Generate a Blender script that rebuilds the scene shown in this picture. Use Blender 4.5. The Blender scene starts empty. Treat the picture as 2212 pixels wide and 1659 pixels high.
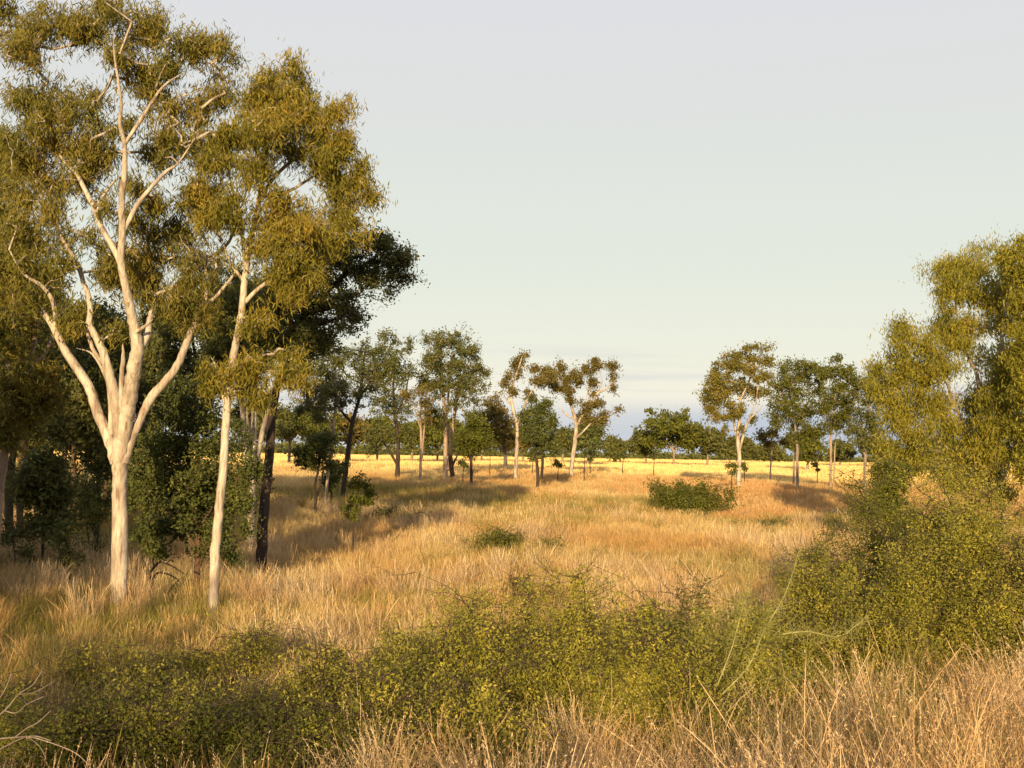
import bpy, math
import numpy as np
from mathutils import Matrix, Vector

# ------------------------------------------------------------------ camera, sky, sun, exposure
scene = bpy.context.scene
COL = scene.collection
EYE = np.array([0.0, 0.0, 3.4])
FPX = 2372.0                                   # focal length for a 2212 px wide picture
PITCH, ROLL = math.radians(3.8), math.radians(0.9)
cam_data = bpy.data.cameras.new('camera')
cam_data.sensor_width = 36.0
cam_data.lens = 36.0 * FPX / 2212.0
cam_data.clip_end = 6000
cam = bpy.data.objects.new('camera', cam_data)
COL.objects.link(cam)
CM = Matrix.Rotation(math.pi / 2 + PITCH, 4, 'X') @ Matrix.Rotation(ROLL, 4, 'Z')
cam.matrix_world = Matrix.Translation(Vector(EYE)) @ CM
scene.camera = cam
CR = np.array(CM.to_3x3())

SUN_EL, SUN_AZ = math.radians(11.5), math.radians(6)   # azimuth: how far left of straight behind the camera
sun_data = bpy.data.lights.new('sun', 'SUN')
sun_data.energy = 4.6
sun_data.angle = math.radians(0.6)
sun_data.color = (1.0, 0.73, 0.38)
sun = bpy.data.objects.new('sun', sun_data)
COL.objects.link(sun)
TO_SUN = Vector((-math.sin(SUN_AZ) * math.cos(SUN_EL), -math.cos(SUN_AZ) * math.cos(SUN_EL), math.sin(SUN_EL)))
sun.rotation_euler = TO_SUN.to_track_quat('Z', 'Y').to_euler()

world = bpy.data.worlds.new("World")
scene.world = world
world.use_nodes = True
wn, wl = world.node_tree.nodes, world.node_tree.links
wn.clear()
def W(kind, **kw):
    n = wn.new(kind)
    for k, v in kw.items(): setattr(n, k, v)
    return n
sky = W('ShaderNodeTexSky', sky_type='NISHITA', sun_disc=False)
sky.sun_elevation = SUN_EL
sky.sun_rotation = math.radians(180) + SUN_AZ
skym = W('ShaderNodeVectorMath', operation='SCALE'); skym.inputs['Scale'].default_value = 0.08
wl.new(sky.outputs[0], skym.inputs[0])
tc = W('ShaderNodeTexCoord')
sep = W('ShaderNodeSeparateXYZ'); wl.new(tc.outputs['Generated'], sep.inputs[0])
ramp = W('ShaderNodeValToRGB'); wl.new(sep.outputs['Z'], ramp.inputs[0])
SKY = [(0.0, (0.80, 0.77, 0.72)), (0.035, (0.90, 0.83, 0.71)), (0.09, (0.82, 0.81, 0.68)), (0.17, (0.75, 0.78, 0.685)),
       (0.30, (0.725, 0.735, 0.705)), (0.46, (0.735, 0.715, 0.77)), (1.0, (0.62, 0.60, 0.64))]
el = ramp.color_ramp.elements
while len(el) < len(SKY): el.new(0.5)
for e, (p, c) in zip(el, SKY): e.position = p; e.color = (*c, 1)
# thin cloud streaks low over the horizon
mp = W('ShaderNodeMapping'); mp.inputs['Scale'].default_value = (3.0, 3.0, 55.0); wl.new(tc.outputs['Generated'], mp.inputs[0])
nz = W('ShaderNodeTexNoise'); nz.inputs['Scale'].default_value = 1.0; nz.inputs['Detail'].default_value = 4; wl.new(mp.outputs[0], nz.inputs['Vector'])
cr = W('ShaderNodeMapRange'); cr.inputs[1].default_value = .50; cr.inputs[2].default_value = .68; wl.new(nz.outputs[0], cr.inputs[0])
lowm = W('ShaderNodeMapRange'); lowm.inputs[1].default_value = .12; lowm.inputs[2].default_value = .06; wl.new(sep.outputs['Z'], lowm.inputs[0])
mul = W('ShaderNodeMath', operation='MULTIPLY'); wl.new(cr.outputs[0], mul.inputs[0]); wl.new(lowm.outputs[0], mul.inputs[1])
mul2 = W('ShaderNodeMath', operation='MULTIPLY'); wl.new(mul.outputs[0], mul2.inputs[0]); mul2.inputs[1].default_value = .8
# a blue-grey bank lying on the horizon, thicker to the east of the field
bank = W('ShaderNodeMapRange'); bank.interpolation_type = 'SMOOTHSTEP'
bank.inputs[1].default_value = .060; bank.inputs[2].default_value = .034; wl.new(sep.outputs['Z'], bank.inputs[0])
bx = W('ShaderNodeMapRange'); bx.inputs[1].default_value = -.05; bx.inputs[2].default_value = .22
bx.inputs[3].default_value = .45; bx.inputs[4].default_value = 1.0; wl.new(sep.outputs['X'], bx.inputs[0])
bm = W('ShaderNodeMath', operation='MULTIPLY'); wl.new(bank.outputs[0], bm.inputs[0]); wl.new(bx.outputs[0], bm.inputs[1])
mc = W('ShaderNodeMix', data_type='RGBA'); wl.new(mul2.outputs[0], mc.inputs['Factor'])
wl.new(ramp.outputs[0], mc.inputs[6]); mc.inputs[7].default_value = (0.60, 0.60, 0.64, 1)
mc2 = W('ShaderNodeMix', data_type='RGBA'); wl.new(bm.outputs[0], mc2.inputs['Factor'])
wl.new(mc.outputs[2], mc2.inputs[6]); mc2.inputs[7].default_value = (0.50, 0.56, 0.66, 1)
mx = W('ShaderNodeMix', data_type='RGBA'); mx.inputs['Factor'].default_value = 0.12
wl.new(mc2.outputs[2], mx.inputs[6]); wl.new(skym.outputs[0], mx.inputs[7])
bg = W('ShaderNodeBackground'); bg.inputs['Strength'].default_value = 0.615; wl.new(mx.outputs[2], bg.inputs['Color'])
wo = W('ShaderNodeOutputWorld'); wl.new(bg.outputs[0], wo.inputs['Surface'])

scene.view_settings.view_transform = 'Standard'
scene.view_settings.look = 'None'
scene.view_settings.exposure = 0.87
scene.view_settings.gamma = 1.0
scene.view_settings.use_curve_mapping = False
scene.render.engine = 'CYCLES'
scene.cycles.max_bounces = 5
scene.cycles.diffuse_bounces = 3
scene.cycles.transmission_bounces = 4

# ------------------------------------------------------------------ helpers
R = np.random.default_rng(7)
def hash_noise(x, y, s=0):
    xi, yi = np.floor(x).astype(np.int64), np.floor(y).astype(np.int64)
    fx, fy = x - xi, y - yi
    fx, fy = fx * fx * (3 - 2 * fx), fy * fy * (3 - 2 * fy)
    def hsh(a, b):
        n = (a * 374761393 + b * 668265263 + s * 1274126177) & 0x7fffffff
        n = ((n ^ (n >> 13)) * 1274126177) & 0x7fffffff
        return ((n ^ (n >> 16)) & 0xffff) / 65535.0
    return (hsh(xi, yi) * (1 - fx) + hsh(xi + 1, yi) * fx) * (1 - fy) + (hsh(xi, yi + 1) * (1 - fx) + hsh(xi + 1, yi + 1) * fx) * fy
def fbm(x, y, s=0, o=3):
    v, a, t = 0, .5, 0
    for k in range(o):
        v = v + a * hash_noise(x * 2 ** k, y * 2 ** k, s + k); t += a; a *= .5
    return v / t
def sstep(a, b, x):
    t = np.clip((x - a) / (b - a), 0, 1); return t * t * (3 - 2 * t)
YK = [-400, 0, 2.5, 8, 12, 28, 35, 50, 60, 75, 90, 150, 250, 500, 3000]
HK = [1.9, 1.9, 1.75, .1, 0, -.15, .12, .5, .95, 1.42, 1.6, 2.05, 2.65, 3.0, 3.0]
def height(x, y):
    x, y = np.asarray(x, float), np.asarray(y, float)
    h = (np.interp(y - 2, YK, HK) + np.interp(y, YK, HK) + np.interp(y + 2, YK, HK)) / 3
    h = h - .45 * sstep(8, 28, x) * sstep(45, 65, y) * (1 - sstep(110, 180, y))
    h = h + .35 * np.exp(-((x + 6) / 7) ** 2 - ((y - 56) / 9) ** 2) + .3 * np.exp(-((x - 3) / 6) ** 2 - ((y - 38) / 8) ** 2)
    h = h + (fbm(x * .13, y * .13, 3) - .5) * .4 * sstep(6, 16, np.abs(y) + np.abs(x) * .3) + (fbm(x * .6, y * .6, 9, 2) - .5) * .10
    return h
def P(px, py, Y):
    """world point seen at (px,py) of the 2212 x 1659 photograph on the plane y = Y"""
    d = CR @ np.array([(px - 1106.0) / FPX, -(py - 829.5) / FPX, -1.0])
    return EYE + d * (Y / d[1])

def mesh_from(name, V, F4=None, F3=None, smooth=False):
    me = bpy.data.meshes.new(name)
    V = np.asarray(V, np.float32)
    loops, starts, tot, n = [], [], [], 0
    for F, k in ((F4, 4), (F3, 3)):
        if F is not None and len(F):
            F = np.asarray(F, np.int32)
            loops.append(F.ravel()); starts.append(n + np.arange(len(F)) * k); tot.append(np.full(len(F), k)); n += F.size
    loops = np.concatenate(loops); starts = np.concatenate(starts).astype(np.int32); tot = np.concatenate(tot).astype(np.int32)
    me.vertices.add(len(V)); me.vertices.foreach_set('co', V.ravel())
    me.loops.add(len(loops)); me.loops.foreach_set('vertex_index', loops.astype(np.int32))
    me.polygons.add(len(starts)); me.polygons.foreach_set('loop_start', starts); me.polygons.foreach_set('loop_total', tot)
    if smooth: me.polygons.foreach_set('use_smooth', np.ones(len(starts), bool))
    me.update(calc_edges=True)
    return me
def put(name, me, mat, parent=None, **props):
    if mat and not len(me.materials): me.materials.append(mat)
    o = bpy.data.objects.new(name, me); COL.objects.link(o)
    if parent: o.parent = parent
    for k, v in props.items(): o[k] = v
    return o
def empty(name, loc, label, cat, group=None):
    o = bpy.data.objects.new(name, None); COL.objects.link(o)
    o.location = loc; o['label'] = label; o['category'] = cat
    o.empty_display_size = .3
    if group: o['group'] = group
    return o
def unit(v): return v / np.maximum(np.linalg.norm(v, axis=-1, keepdims=True), 1e-9)

def tube(pts, rad, sides=10, lump=0.0):
    """one closed-tip tapered tube along a smoothed polyline"""
    pts, rad = np.asarray(pts, float), np.asarray(rad, float)
    n = len(pts)
    ext = np.vstack([2 * pts[0] - pts[1], pts, 2 * pts[-1] - pts[-2]])
    out, rr = [], []
    for i in range(n - 1):
        p0, p1, p2, p3 = ext[i:i + 4]
        for t in np.arange(0, 1, .2):
            out.append(.5 * (2 * p1 + (p2 - p0) * t + (2 * p0 - 5 * p1 + 4 * p2 - p3) * t * t + (3 * p1 - p0 - 3 * p2 + p3) * t ** 3))
            rr.append(rad[i] * (1 - t) + rad[i + 1] * t)
    out.append(pts[-1]); rr.append(rad[-1])
    C, r = np.array(out), np.array(rr)
    m = len(C)
    C[1:-1] += R.normal(0, 1, (m - 2, 3)) * r[1:-1, None] * .06
    T = unit(np.gradient(C, axis=0))
    u = unit(np.cross(T, [0, 1, .05])); v = np.cross(T, u)
    a = np.arange(sides) / sides * 2 * math.pi
    l = 1 + lump * (R.random((m, sides)) - .5)
    ring = C[:, None] + (np.cos(a)[None, :, None] * u[:, None] + np.sin(a)[None, :, None] * v[:, None]) * (r[:, None] * l)[:, :, None]
    V = ring.reshape(-1, 3)
    i, j = np.meshgrid(np.arange(m - 1), np.arange(sides), indexing='ij')
    F = np.stack([i * sides + j, i * sides + (j + 1) % sides, (i + 1) * sides + (j + 1) % sides, (i + 1) * sides + j], -1).reshape(-1, 4)
    V = np.vstack([V, C[-1] + T[-1] * r[-1]])
    k = np.arange(sides)
    F3 = np.stack([(m - 1) * sides + k, (m - 1) * sides + (k + 1) % sides, np.full(sides, len(V) - 1)], -1)
    return V, F, F3, C, r
def sticks(A, B, ra, rb):
    """many three-sided tapered sticks at once"""
    T = unit(B - A); u = unit(np.cross(T, np.array([.31, .77, .55]))); v = np.cross(T, u)
    V = []
    for c, r in ((A, ra), (B, rb)):
        for k in range(3):
            a = k * 2.0944
            V.append(c + (u * math.cos(a) + v * math.sin(a)) * np.asarray(r).reshape(-1, 1))
    V = np.stack(V, 1).reshape(-1, 3)
    b = np.arange(len(A))[:, None] * 6
    F = np.concatenate([b + np.array([[k, (k + 1) % 3, 3 + (k + 1) % 3, 3 + k]]) for k in range(3)], 0)
    return V, F
def leaves(C, L, Wd, droop, rng):
    """one folded diamond leaf at each centre; droop 0 = any way up, 1 = hanging"""
    n = len(C)
    ax = rng.normal(0, 1, (n, 3)); ax = unit(ax)
    ax = unit(ax * (1 - droop * .62) + np.array([0, 0, -1.0]) * droop)
    w = unit(np.cross(ax, rng.normal(0, 1, (n, 3))))
    nrm = np.cross(ax, w)
    s = rng.uniform(.5, 1.5, (n, 1))
    V = np.stack([C - ax * L * .5 * s, C + w * Wd * .5 * s + nrm * L * .05 * s, C + ax * L * .5 * s + nrm * L * .12 * s, C - w * Wd * .5 * s + nrm * L * .05 * s], 1)
    return V.reshape(-1, 3), np.arange(n * 4).reshape(-1, 4)

# ------------------------------------------------------------------ materials
def mat_nodes(name):
    m = bpy.data.materials.new(name); m.use_nodes = True
    n, l = m.node_tree.nodes, m.node_tree.links
    n.clear()
    return m, n, l
def leaf_mat(name, cols, trans=.25, rough=.55, nscale=.9, single=.55):
    m, n, l = mat_nodes(name)
    g = n.new('ShaderNodeNewGeometry')
    nz = n.new('ShaderNodeTexNoise'); nz.inputs['Scale'].default_value = nscale; nz.inputs['Detail'].default_value = 2
    l.new(g.outputs['Position'], nz.inputs['Vector'])
    mr = n.new('ShaderNodeMath'); mr.operation = 'MULTIPLY_ADD'; l.new(g.outputs['Random Per Island'], mr.inputs[0]); mr.inputs[1].default_value = single
    sub = n.new('ShaderNodeMapRange'); sub.inputs[1].default_value = .3; sub.inputs[2].default_value = .7; sub.inputs[4].default_value = 1 - single
    l.new(nz.outputs[0], sub.inputs[0]); l.new(sub.outputs[0], mr.inputs[2])
    r = n.new('ShaderNodeValToRGB'); l.new(mr.outputs[0], r.inputs[0])
    e = r.color_ramp.elements
    while len(e) < len(cols): e.new(.5)
    for i, c in enumerate(cols): e[i].position = i / (len(cols) - 1); e[i].color = (*c, 1)
    d = n.new('ShaderNodeBsdfPrincipled'); l.new(r.outputs[0], d.inputs['Base Color'])
    d.inputs['Roughness'].default_value = rough; d.inputs['Specular IOR Level'].default_value = .12
    t = n.new('ShaderNodeBsdfTranslucent'); l.new(r.outputs[0], t.inputs['Color'])
    mx = n.new('ShaderNodeMixShader'); mx.inputs[0].default_value = trans
    l.new(d.outputs[0], mx.inputs[1]); l.new(t.outputs[0], mx.inputs[2])
    o = n.new('ShaderNodeOutputMaterial'); l.new(mx.outputs[0], o.inputs['Surface'])
    return m
def bark_mat(name, base, blot, amount, stretch=.25, bump=.3, scale=5.0, rough=.8, streak=None):
    m, n, l = mat_nodes(name)
    tc = n.new('ShaderNodeNewGeometry')
    mp = n.new('ShaderNodeMapping'); mp.inputs['Scale'].default_value = (1, 1, stretch); l.new(tc.outputs['Position'], mp.inputs[0])
    n1 = n.new('ShaderNodeTexNoise'); n1.inputs['Scale'].default_value = scale; n1.inputs['Detail'].default_value = 6; n1.inputs['Roughness'].default_value = .65
    l.new(mp.outputs[0], n1.inputs['Vector'])
    rm = n.new('ShaderNodeMapRange'); rm.inputs[1].default_value = 1 - amount - .12; rm.inputs[2].default_value = 1 - amount + .12; l.new(n1.outputs[0], rm.inputs[0])
    n2 = n.new('ShaderNodeTexNoise'); n2.inputs['Scale'].default_value = scale * 6; n2.inputs['Detail'].default_value = 4; l.new(mp.outputs[0], n2.inputs['Vector'])
    mx = n.new('ShaderNodeMix'); mx.data_type = 'RGBA'; mx.inputs[6].default_value = (*base, 1); mx.inputs[7].default_value = (*blot, 1); l.new(rm.outputs[0], mx.inputs['Factor'])
    m2 = n.new('ShaderNodeMix'); m2.data_type = 'RGBA'; m2.blend_type = 'MULTIPLY'; m2.inputs['Factor'].default_value = .55
    l.new(mx.outputs[2], m2.inputs[6])
    r2 = n.new('ShaderNodeMapRange'); r2.inputs[1].default_value = .3; r2.inputs[2].default_value = .7; r2.inputs[3].default_value = .45; r2.inputs[4].default_value = 1.15
    l.new(n2.outputs[0], r2.inputs[0]); l.new(r2.outputs[0], m2.inputs[7])
    if streak:
        ms = n.new('ShaderNodeMapping'); ms.inputs['Scale'].default_value = (13, 13, 1.1); l.new(tc.outputs['Position'], ms.inputs[0])
        n3 = n.new('ShaderNodeTexNoise'); n3.inputs['Scale'].default_value = 1; n3.inputs['Detail'].default_value = 5; l.new(ms.outputs[0], n3.inputs['Vector'])
        r3 = n.new('ShaderNodeMapRange'); r3.inputs[1].default_value = .57; r3.inputs[2].default_value = .68; r3.inputs[4].default_value = .85; l.new(n3.outputs[0], r3.inputs[0])
        m3 = n.new('ShaderNodeMix'); m3.data_type = 'RGBA'; l.new(r3.outputs[0], m3.inputs['Factor']); l.new(m2.outputs[2], m3.inputs[6]); m3.inputs[7].default_value = (*streak, 1); m2 = m3
    b = n.new('ShaderNodeBump'); b.inputs['Strength'].default_value = bump; b.inputs['Distance'].default_value = .03; l.new(n2.outputs[0], b.inputs['Height'])
    d = n.new('ShaderNodeBsdfPrincipled'); d.inputs['Roughness'].default_value = rough; d.inputs['Specular IOR Level'].default_value = .2
    l.new(m2.outputs[2], d.inputs['Base Color']); l.new(b.outputs[0], d.inputs['Normal'])
    o = n.new('ShaderNodeOutputMaterial'); l.new(d.outputs[0], o.inputs['Surface'])
    return m
def grass_mat(name, cols, alt, nscale=.12, trans=.2, lo=.42, hi=.62):
    """blade colours vary blade by blade and in patches over the field (alt)"""
    m, n, l = mat_nodes(name)
    g = n.new('ShaderNodeNewGeometry')
    r = n.new('ShaderNodeValToRGB'); l.new(g.outputs['Random Per Island'], r.inputs[0])
    e = r.color_ramp.elements
    while len(e) < len(cols): e.new(.5)
    for i, c in enumerate(cols): e[i].position = i / (len(cols) - 1); e[i].color = (*c, 1)
    nz = n.new('ShaderNodeTexNoise'); nz.inputs['Scale'].default_value = nscale; nz.inputs['Detail'].default_value = 4
    l.new(g.outputs['Position'], nz.inputs['Vector'])
    mr = n.new('ShaderNodeMapRange'); mr.inputs[1].default_value = lo; mr.inputs[2].default_value = hi; l.new(nz.outputs[0], mr.inputs[0])
    mx = n.new('ShaderNodeMix'); mx.data_type = 'RGBA'; l.new(mr.outputs[0], mx.inputs['Factor'])
    l.new(r.outputs[0], mx.inputs[6])
    mm = n.new('ShaderNodeMix'); mm.data_type = 'RGBA'; mm.blend_type = 'MULTIPLY'; mm.inputs['Factor'].default_value = 1
    l.new(r.outputs[0], mm.inputs[6]); mm.inputs[7].default_value = (*alt, 1); l.new(mm.outputs[2], mx.inputs[7])
    d = n.new('ShaderNodeBsdfDiffuse'); l.new(mx.outputs[2], d.inputs['Color'])
    t = n.new('ShaderNodeBsdfTranslucent'); l.new(mx.outputs[2], t.inputs['Color'])
    ms = n.new('ShaderNodeMixShader'); ms.inputs[0].default_value = trans
    l.new(d.outputs[0], ms.inputs[1]); l.new(t.outputs[0], ms.inputs[2])
    o = n.new('ShaderNodeOutputMaterial'); l.new(ms.outputs[0], o.inputs['Surface'])
    return m

LM = {
 'gum':   leaf_mat('gum_leaves', [(.06, .068, .016), (.14, .135, .026), (.22, .18, .034), (.29, .20, .04)], .3),
 'gold':  leaf_mat('golden_gum_leaves', [(.07, .078, .016), (.175, .16, .025), (.26, .21, .034), (.34, .225, .042)], .3),
 'dark':  leaf_mat('ironbark_leaves', [(.06, .068, .026), (.115, .122, .038), (.18, .17, .05)], .3),
 'green': leaf_mat('broad_green_leaves', [(.048, .062, .02), (.095, .11, .03), (.16, .165, .042)], .25),
 'mid':   leaf_mat('grey_green_leaves', [(.055, .066, .022), (.11, .118, .032), (.17, .155, .045)], .25),
 'bronze': leaf_mat('bronze_leaves', [(.075, .068, .02), (.15, .122, .03), (.22, .165, .04)], .25),
 'bright': leaf_mat('bright_green_leaves', [(.06, .07, .013), (.115, .125, .02), (.17, .165, .03)], .3),
 'wattle': leaf_mat('wattle_leaves', [(.11, .12, .02), (.23, .22, .03), (.34, .30, .045), (.46, .37, .06)], .45),
 'shrub': leaf_mat('prickly_shrub_leaves', [(.11, .115, .024), (.20, .20, .034), (.32, .29, .046), (.58, .48, .09)], .35, nscale=3.0, single=.38),
}
BM = {
 'white': bark_mat('white_gum_bark', (.56, .485, .39), (.27, .205, .155), .48, .3, .6, 3.2, streak=(.17, .105, .065)),
 'pink':  bark_mat('pinkish_bark', (.36, .27, .20), (.20, .13, .09), .42, .3, .3, 3),
 'grey':  bark_mat('grey_bark', (.34, .28, .22), (.17, .12, .09), .45, .2, .4, 4),
 'dark':  bark_mat('ironbark', (.075, .052, .038), (.03, .022, .018), .5, .12, .9, 7),
 'brown': bark_mat('brown_bark', (.16, .095, .058), (.07, .045, .03), .5, .12, .7, 5),
 'twig':  bark_mat('twig_bark', (.11, .08, .055), (.05, .035, .025), .5, 1, .2, 9),
 'greentwig': bark_mat('green_twig_bark', (.34, .32, .11), (.22, .21, .07), .5, 1, .2, 9),
}

# ------------------------------------------------------------------ ground
def soil():
    m, n, l = mat_nodes('dry_ground')
    g = n.new('ShaderNodeNewGeometry')
    a = n.new('ShaderNodeTexNoise'); a.inputs['Scale'].default_value = .35; a.inputs['Detail'].default_value = 8; l.new(g.outputs['Position'], a.inputs['Vector'])
    r = n.new('ShaderNodeValToRGB'); l.new(a.outputs[0], r.inputs[0])
    e = r.color_ramp.elements
    e[0].position = .35; e[0].color = (.16, .10, .045, 1); e[1].position = .65; e[1].color = (.36, .24, .10, 1)
    b = n.new('ShaderNodeTexNoise'); b.inputs['Scale'].default_value = 6; b.inputs['Detail'].default_value = 8; l.new(g.outputs['Position'], b.inputs['Vector'])
    bu = n.new('ShaderNodeBump'); bu.inputs['Strength'].default_value = .8; bu.inputs['Distance'].default_value = .15; l.new(b.outputs[0], bu.inputs['Height'])
    d = n.new('ShaderNodeBsdfPrincipled'); d.inputs['Roughness'].default_value = .95; l.new(r.outputs[0], d.inputs['Base Color']); l.new(bu.outputs[0], d.inputs['Normal'])
    o = n.new('ShaderNodeOutputMaterial'); l.new(d.outputs[0], o.inputs['Surface'])
    return m
gy = np.concatenate([np.linspace(-400, -20, 40), np.arange(-19, 130, .75), np.geomspace(131, 3000, 90)])
gx = np.concatenate([-np.geomspace(2600, 61, 50), np.arange(-60, 60.1, 1.0), np.geomspace(61, 2600, 50)])
X, Y = np.meshgrid(gx, gy)
V = np.stack([X, Y, height(X, Y)], -1).reshape(-1, 3)
i, j = np.meshgrid(np.arange(len(gy) - 1), np.arange(len(gx) - 1), indexing='ij')
q = i * len(gx) + j
F = np.stack([q, q + 1, q + 1 + len(gx), q + len(gx)], -1).reshape(-1, 4)
put('ground', mesh_from('ground', V, F, smooth=True), soil(), kind='structure')

# ------------------------------------------------------------------ trees
def tree(name, label, cat, D, bark, leaf, limbs, blobs, n_leaf, per=40, L=.11, Wd=.02, droop=.6, puff=.26, group=None, deep=1.0, twig=None, seed=None, shell=.62, end='crown', sides=10, tw=1.0, fill=(), ffrac=.4):
    """limbs: lists of (px, py, r_px[, dz]) in 2212-px units; blobs: (px, py, rx, ry[, dz]); D metres away"""
    rng = np.random.default_rng(seed if seed is not None else abs(hash_str(label)))
    m_px = D / FPX
    polys = []
    for k, lb in enumerate(limbs):
        a = np.array([[q[0], q[1], q[2]] for q in lb], float)
        if k == 0:
            dz = np.zeros(len(a))
            dz += np.cumsum(rng.normal(0, .06, len(a)))
        else:
            st = 0.0; best = 1e9
            for (pa, pd) in polys:
                dd = np.hypot(pa[:, 0] - a[0, 0], pa[:, 1] - a[0, 1]); ii = dd.argmin()
                if dd[ii] < best: best = dd[ii]; st = pd[ii]
            ln = np.hypot(*(a[-1, :2] - a[0, :2])) * m_px
            if len(lb[-1]) > 3: endz = lb[-1][3]
            else: endz = rng.uniform(-.55, .55) * ln * deep
            dz = st + np.linspace(0, 1, len(a)) ** 1.2 * endz
        polys.append((a, dz))
    base = P(limbs[0][0][0], limbs[0][0][1], D)
    bz = float(height(base[0], base[1]))
    root = empty(name, (base[0], base[1], bz), label, cat, group)
    org = np.array([base[0], base[1], bz])
    nodes = []
    for k, (a, dz) in enumerate(polys):
        pts = np.array([P(q[0], q[1], D + z) for q, z in zip(a, dz)])
        rad = a[:, 2] * m_px
        if k == 0:
            pts = np.vstack([[pts[0][0], pts[0][1], bz - .15], pts]); rad = np.concatenate([[rad[0] * 1.15], rad])
            if pts[0][2] > pts[1][2] - .05: pts[0][2] = pts[1][2] - .15
        if k: rad[-1] *= .35
        Vt, Ft, F3, C, r = tube(pts - org, rad, sides if k == 0 else max(6, sides - 2), .10)
        o = put('trunk' if k == 0 else 'limb', mesh_from('trunk' if k == 0 else 'limb', Vt, Ft, F3, True), BM[bark], root)
        keep = C if k else C[len(C) // 2:]
        nodes.append(keep)
    if not blobs: return root
    nodes = np.vstack(nodes)
    bl = []
    for b in blobs:
        dz = b[4] if len(b) > 4 else (rng.uniform(-.8, .7) - .35) * b[2] * m_px * deep
        bl.append((P(b[0], b[1], D + dz) - org, np.array([b[2], (b[2] + b[3]) / 2 * deep, b[3]]) * m_px))
    wts = np.array([b[1][0] * b[1][2] for b in bl]) ; wts /= wts.sum()
    S = max(6, n_leaf // per)
    cs = []
    if fill:
        fw = np.array([f[2] * f[3] for f in fill], float); fw /= fw.sum()
        for f, w in zip(fill, fw):
            k = int(S * ffrac * w); c = P(f[0], f[1], D + f[4]) - org
            rd = np.array([f[2], (f[2] + f[3]) / 2 * .8, f[3]]) * m_px
            d = unit(rng.normal(0, 1, (k, 3))) * rng.random((k, 1)) ** .4
            q = c + d * rd
            nn = fbm(q[:, 0] * 1.1 + 50, q[:, 2] * 1.1 + 50, 5, 2)
            cs.append(q[nn > (.52 if ffrac > .34 else .40)])
        S = int(S * (1 - ffrac))
    for (c, rd), w in zip(bl, wts):
        k = max(1, int(round(S * w)))
        ns = max(2, int(round(k / 7)))
        sub = unit(rng.normal(0, 1, (ns, 3))) * (rng.random((ns, 1)) ** (1 - shell))
        pick = rng.choice(ns, k, p=(lambda q: q / q.sum())(rng.uniform(.3, 1.6, ns)))
        d = sub[pick] + rng.normal(0, 1, (k, 3)) * np.array([.19, .19, .15]) * np.where(rng.random((k, 1)) < .15, 1.9, 1)
        cs.append(c + d * rd)
    cs = np.vstack(cs)
    gz = height(cs[:, 0] + org[0], cs[:, 1] + org[1]) - org[2]
    cs[:, 2] = np.maximum(cs[:, 2], gz + .1)
    d0 = np.array([np.min(((nodes - c) ** 2).sum(1)) for c in cs])
    cs = cs[np.argsort(d0)]
    N0 = len(nodes); allp = np.vstack([nodes, cs]); parent = np.zeros(len(cs), int)
    for k in range(len(cs)):
        v = allp[:N0 + k] - cs[k]
        dd = np.sqrt((v ** 2).sum(1)) + .35 * np.maximum(v[:, 2], 0)
        parent[k] = dd.argmin()
    cnt = np.ones(len(cs))
    for k in range(len(cs) - 1, -1, -1):
        if parent[k] >= N0: cnt[parent[k] - N0] += cnt[k]
    A = allp[parent]; B = cs
    mid = (A + B) / 2 + rng.normal(0, 1, A.shape) * np.linalg.norm(B - A, axis=1, keepdims=True) * .12
    r1 = np.minimum(.0042 * np.sqrt(cnt) * tw, .014 * max(1, tw) + .0002 * D) + .002; r0 = r1 * 1.25
    Va, Fa = sticks(A, mid, r0, (r0 + r1) / 2); Vb, Fb = sticks(mid, B, (r0 + r1) / 2, r1)
    put('twigs', mesh_from('twigs', np.vstack([Va, Vb]), np.vstack([Fa, Fb + len(Va)])), BM[twig or bark], root, kind='stuff')
    rep = np.repeat(np.arange(len(cs)), per)
    size = rng.uniform(.45, 1.25, len(cs))[rep][:, None]
    off = rng.normal(0, 1, (len(rep), 3)) * np.array([1, 1, .8 + .5 * droop]) * puff * .55 * size
    t = rng.random((len(rep), 1)) ** 2 * .5
    C = cs[rep] * (1 - t) + mid[rep] * t + off
    if droop > .4: C[:, 2] -= puff * .35
    Vl, Fl = leaves(C, L, Wd, droop, rng)
    put(end, mesh_from(end, Vl, Fl), LM[leaf], root, kind='stuff')
    return root
def hash_str(s):
    h = 2166136261
    for ch in s: h = ((h ^ ord(ch)) * 16777619) & 0x7fffffff
    return h

G_GUM = 'gum trees at the left edge of the clearing'
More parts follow.
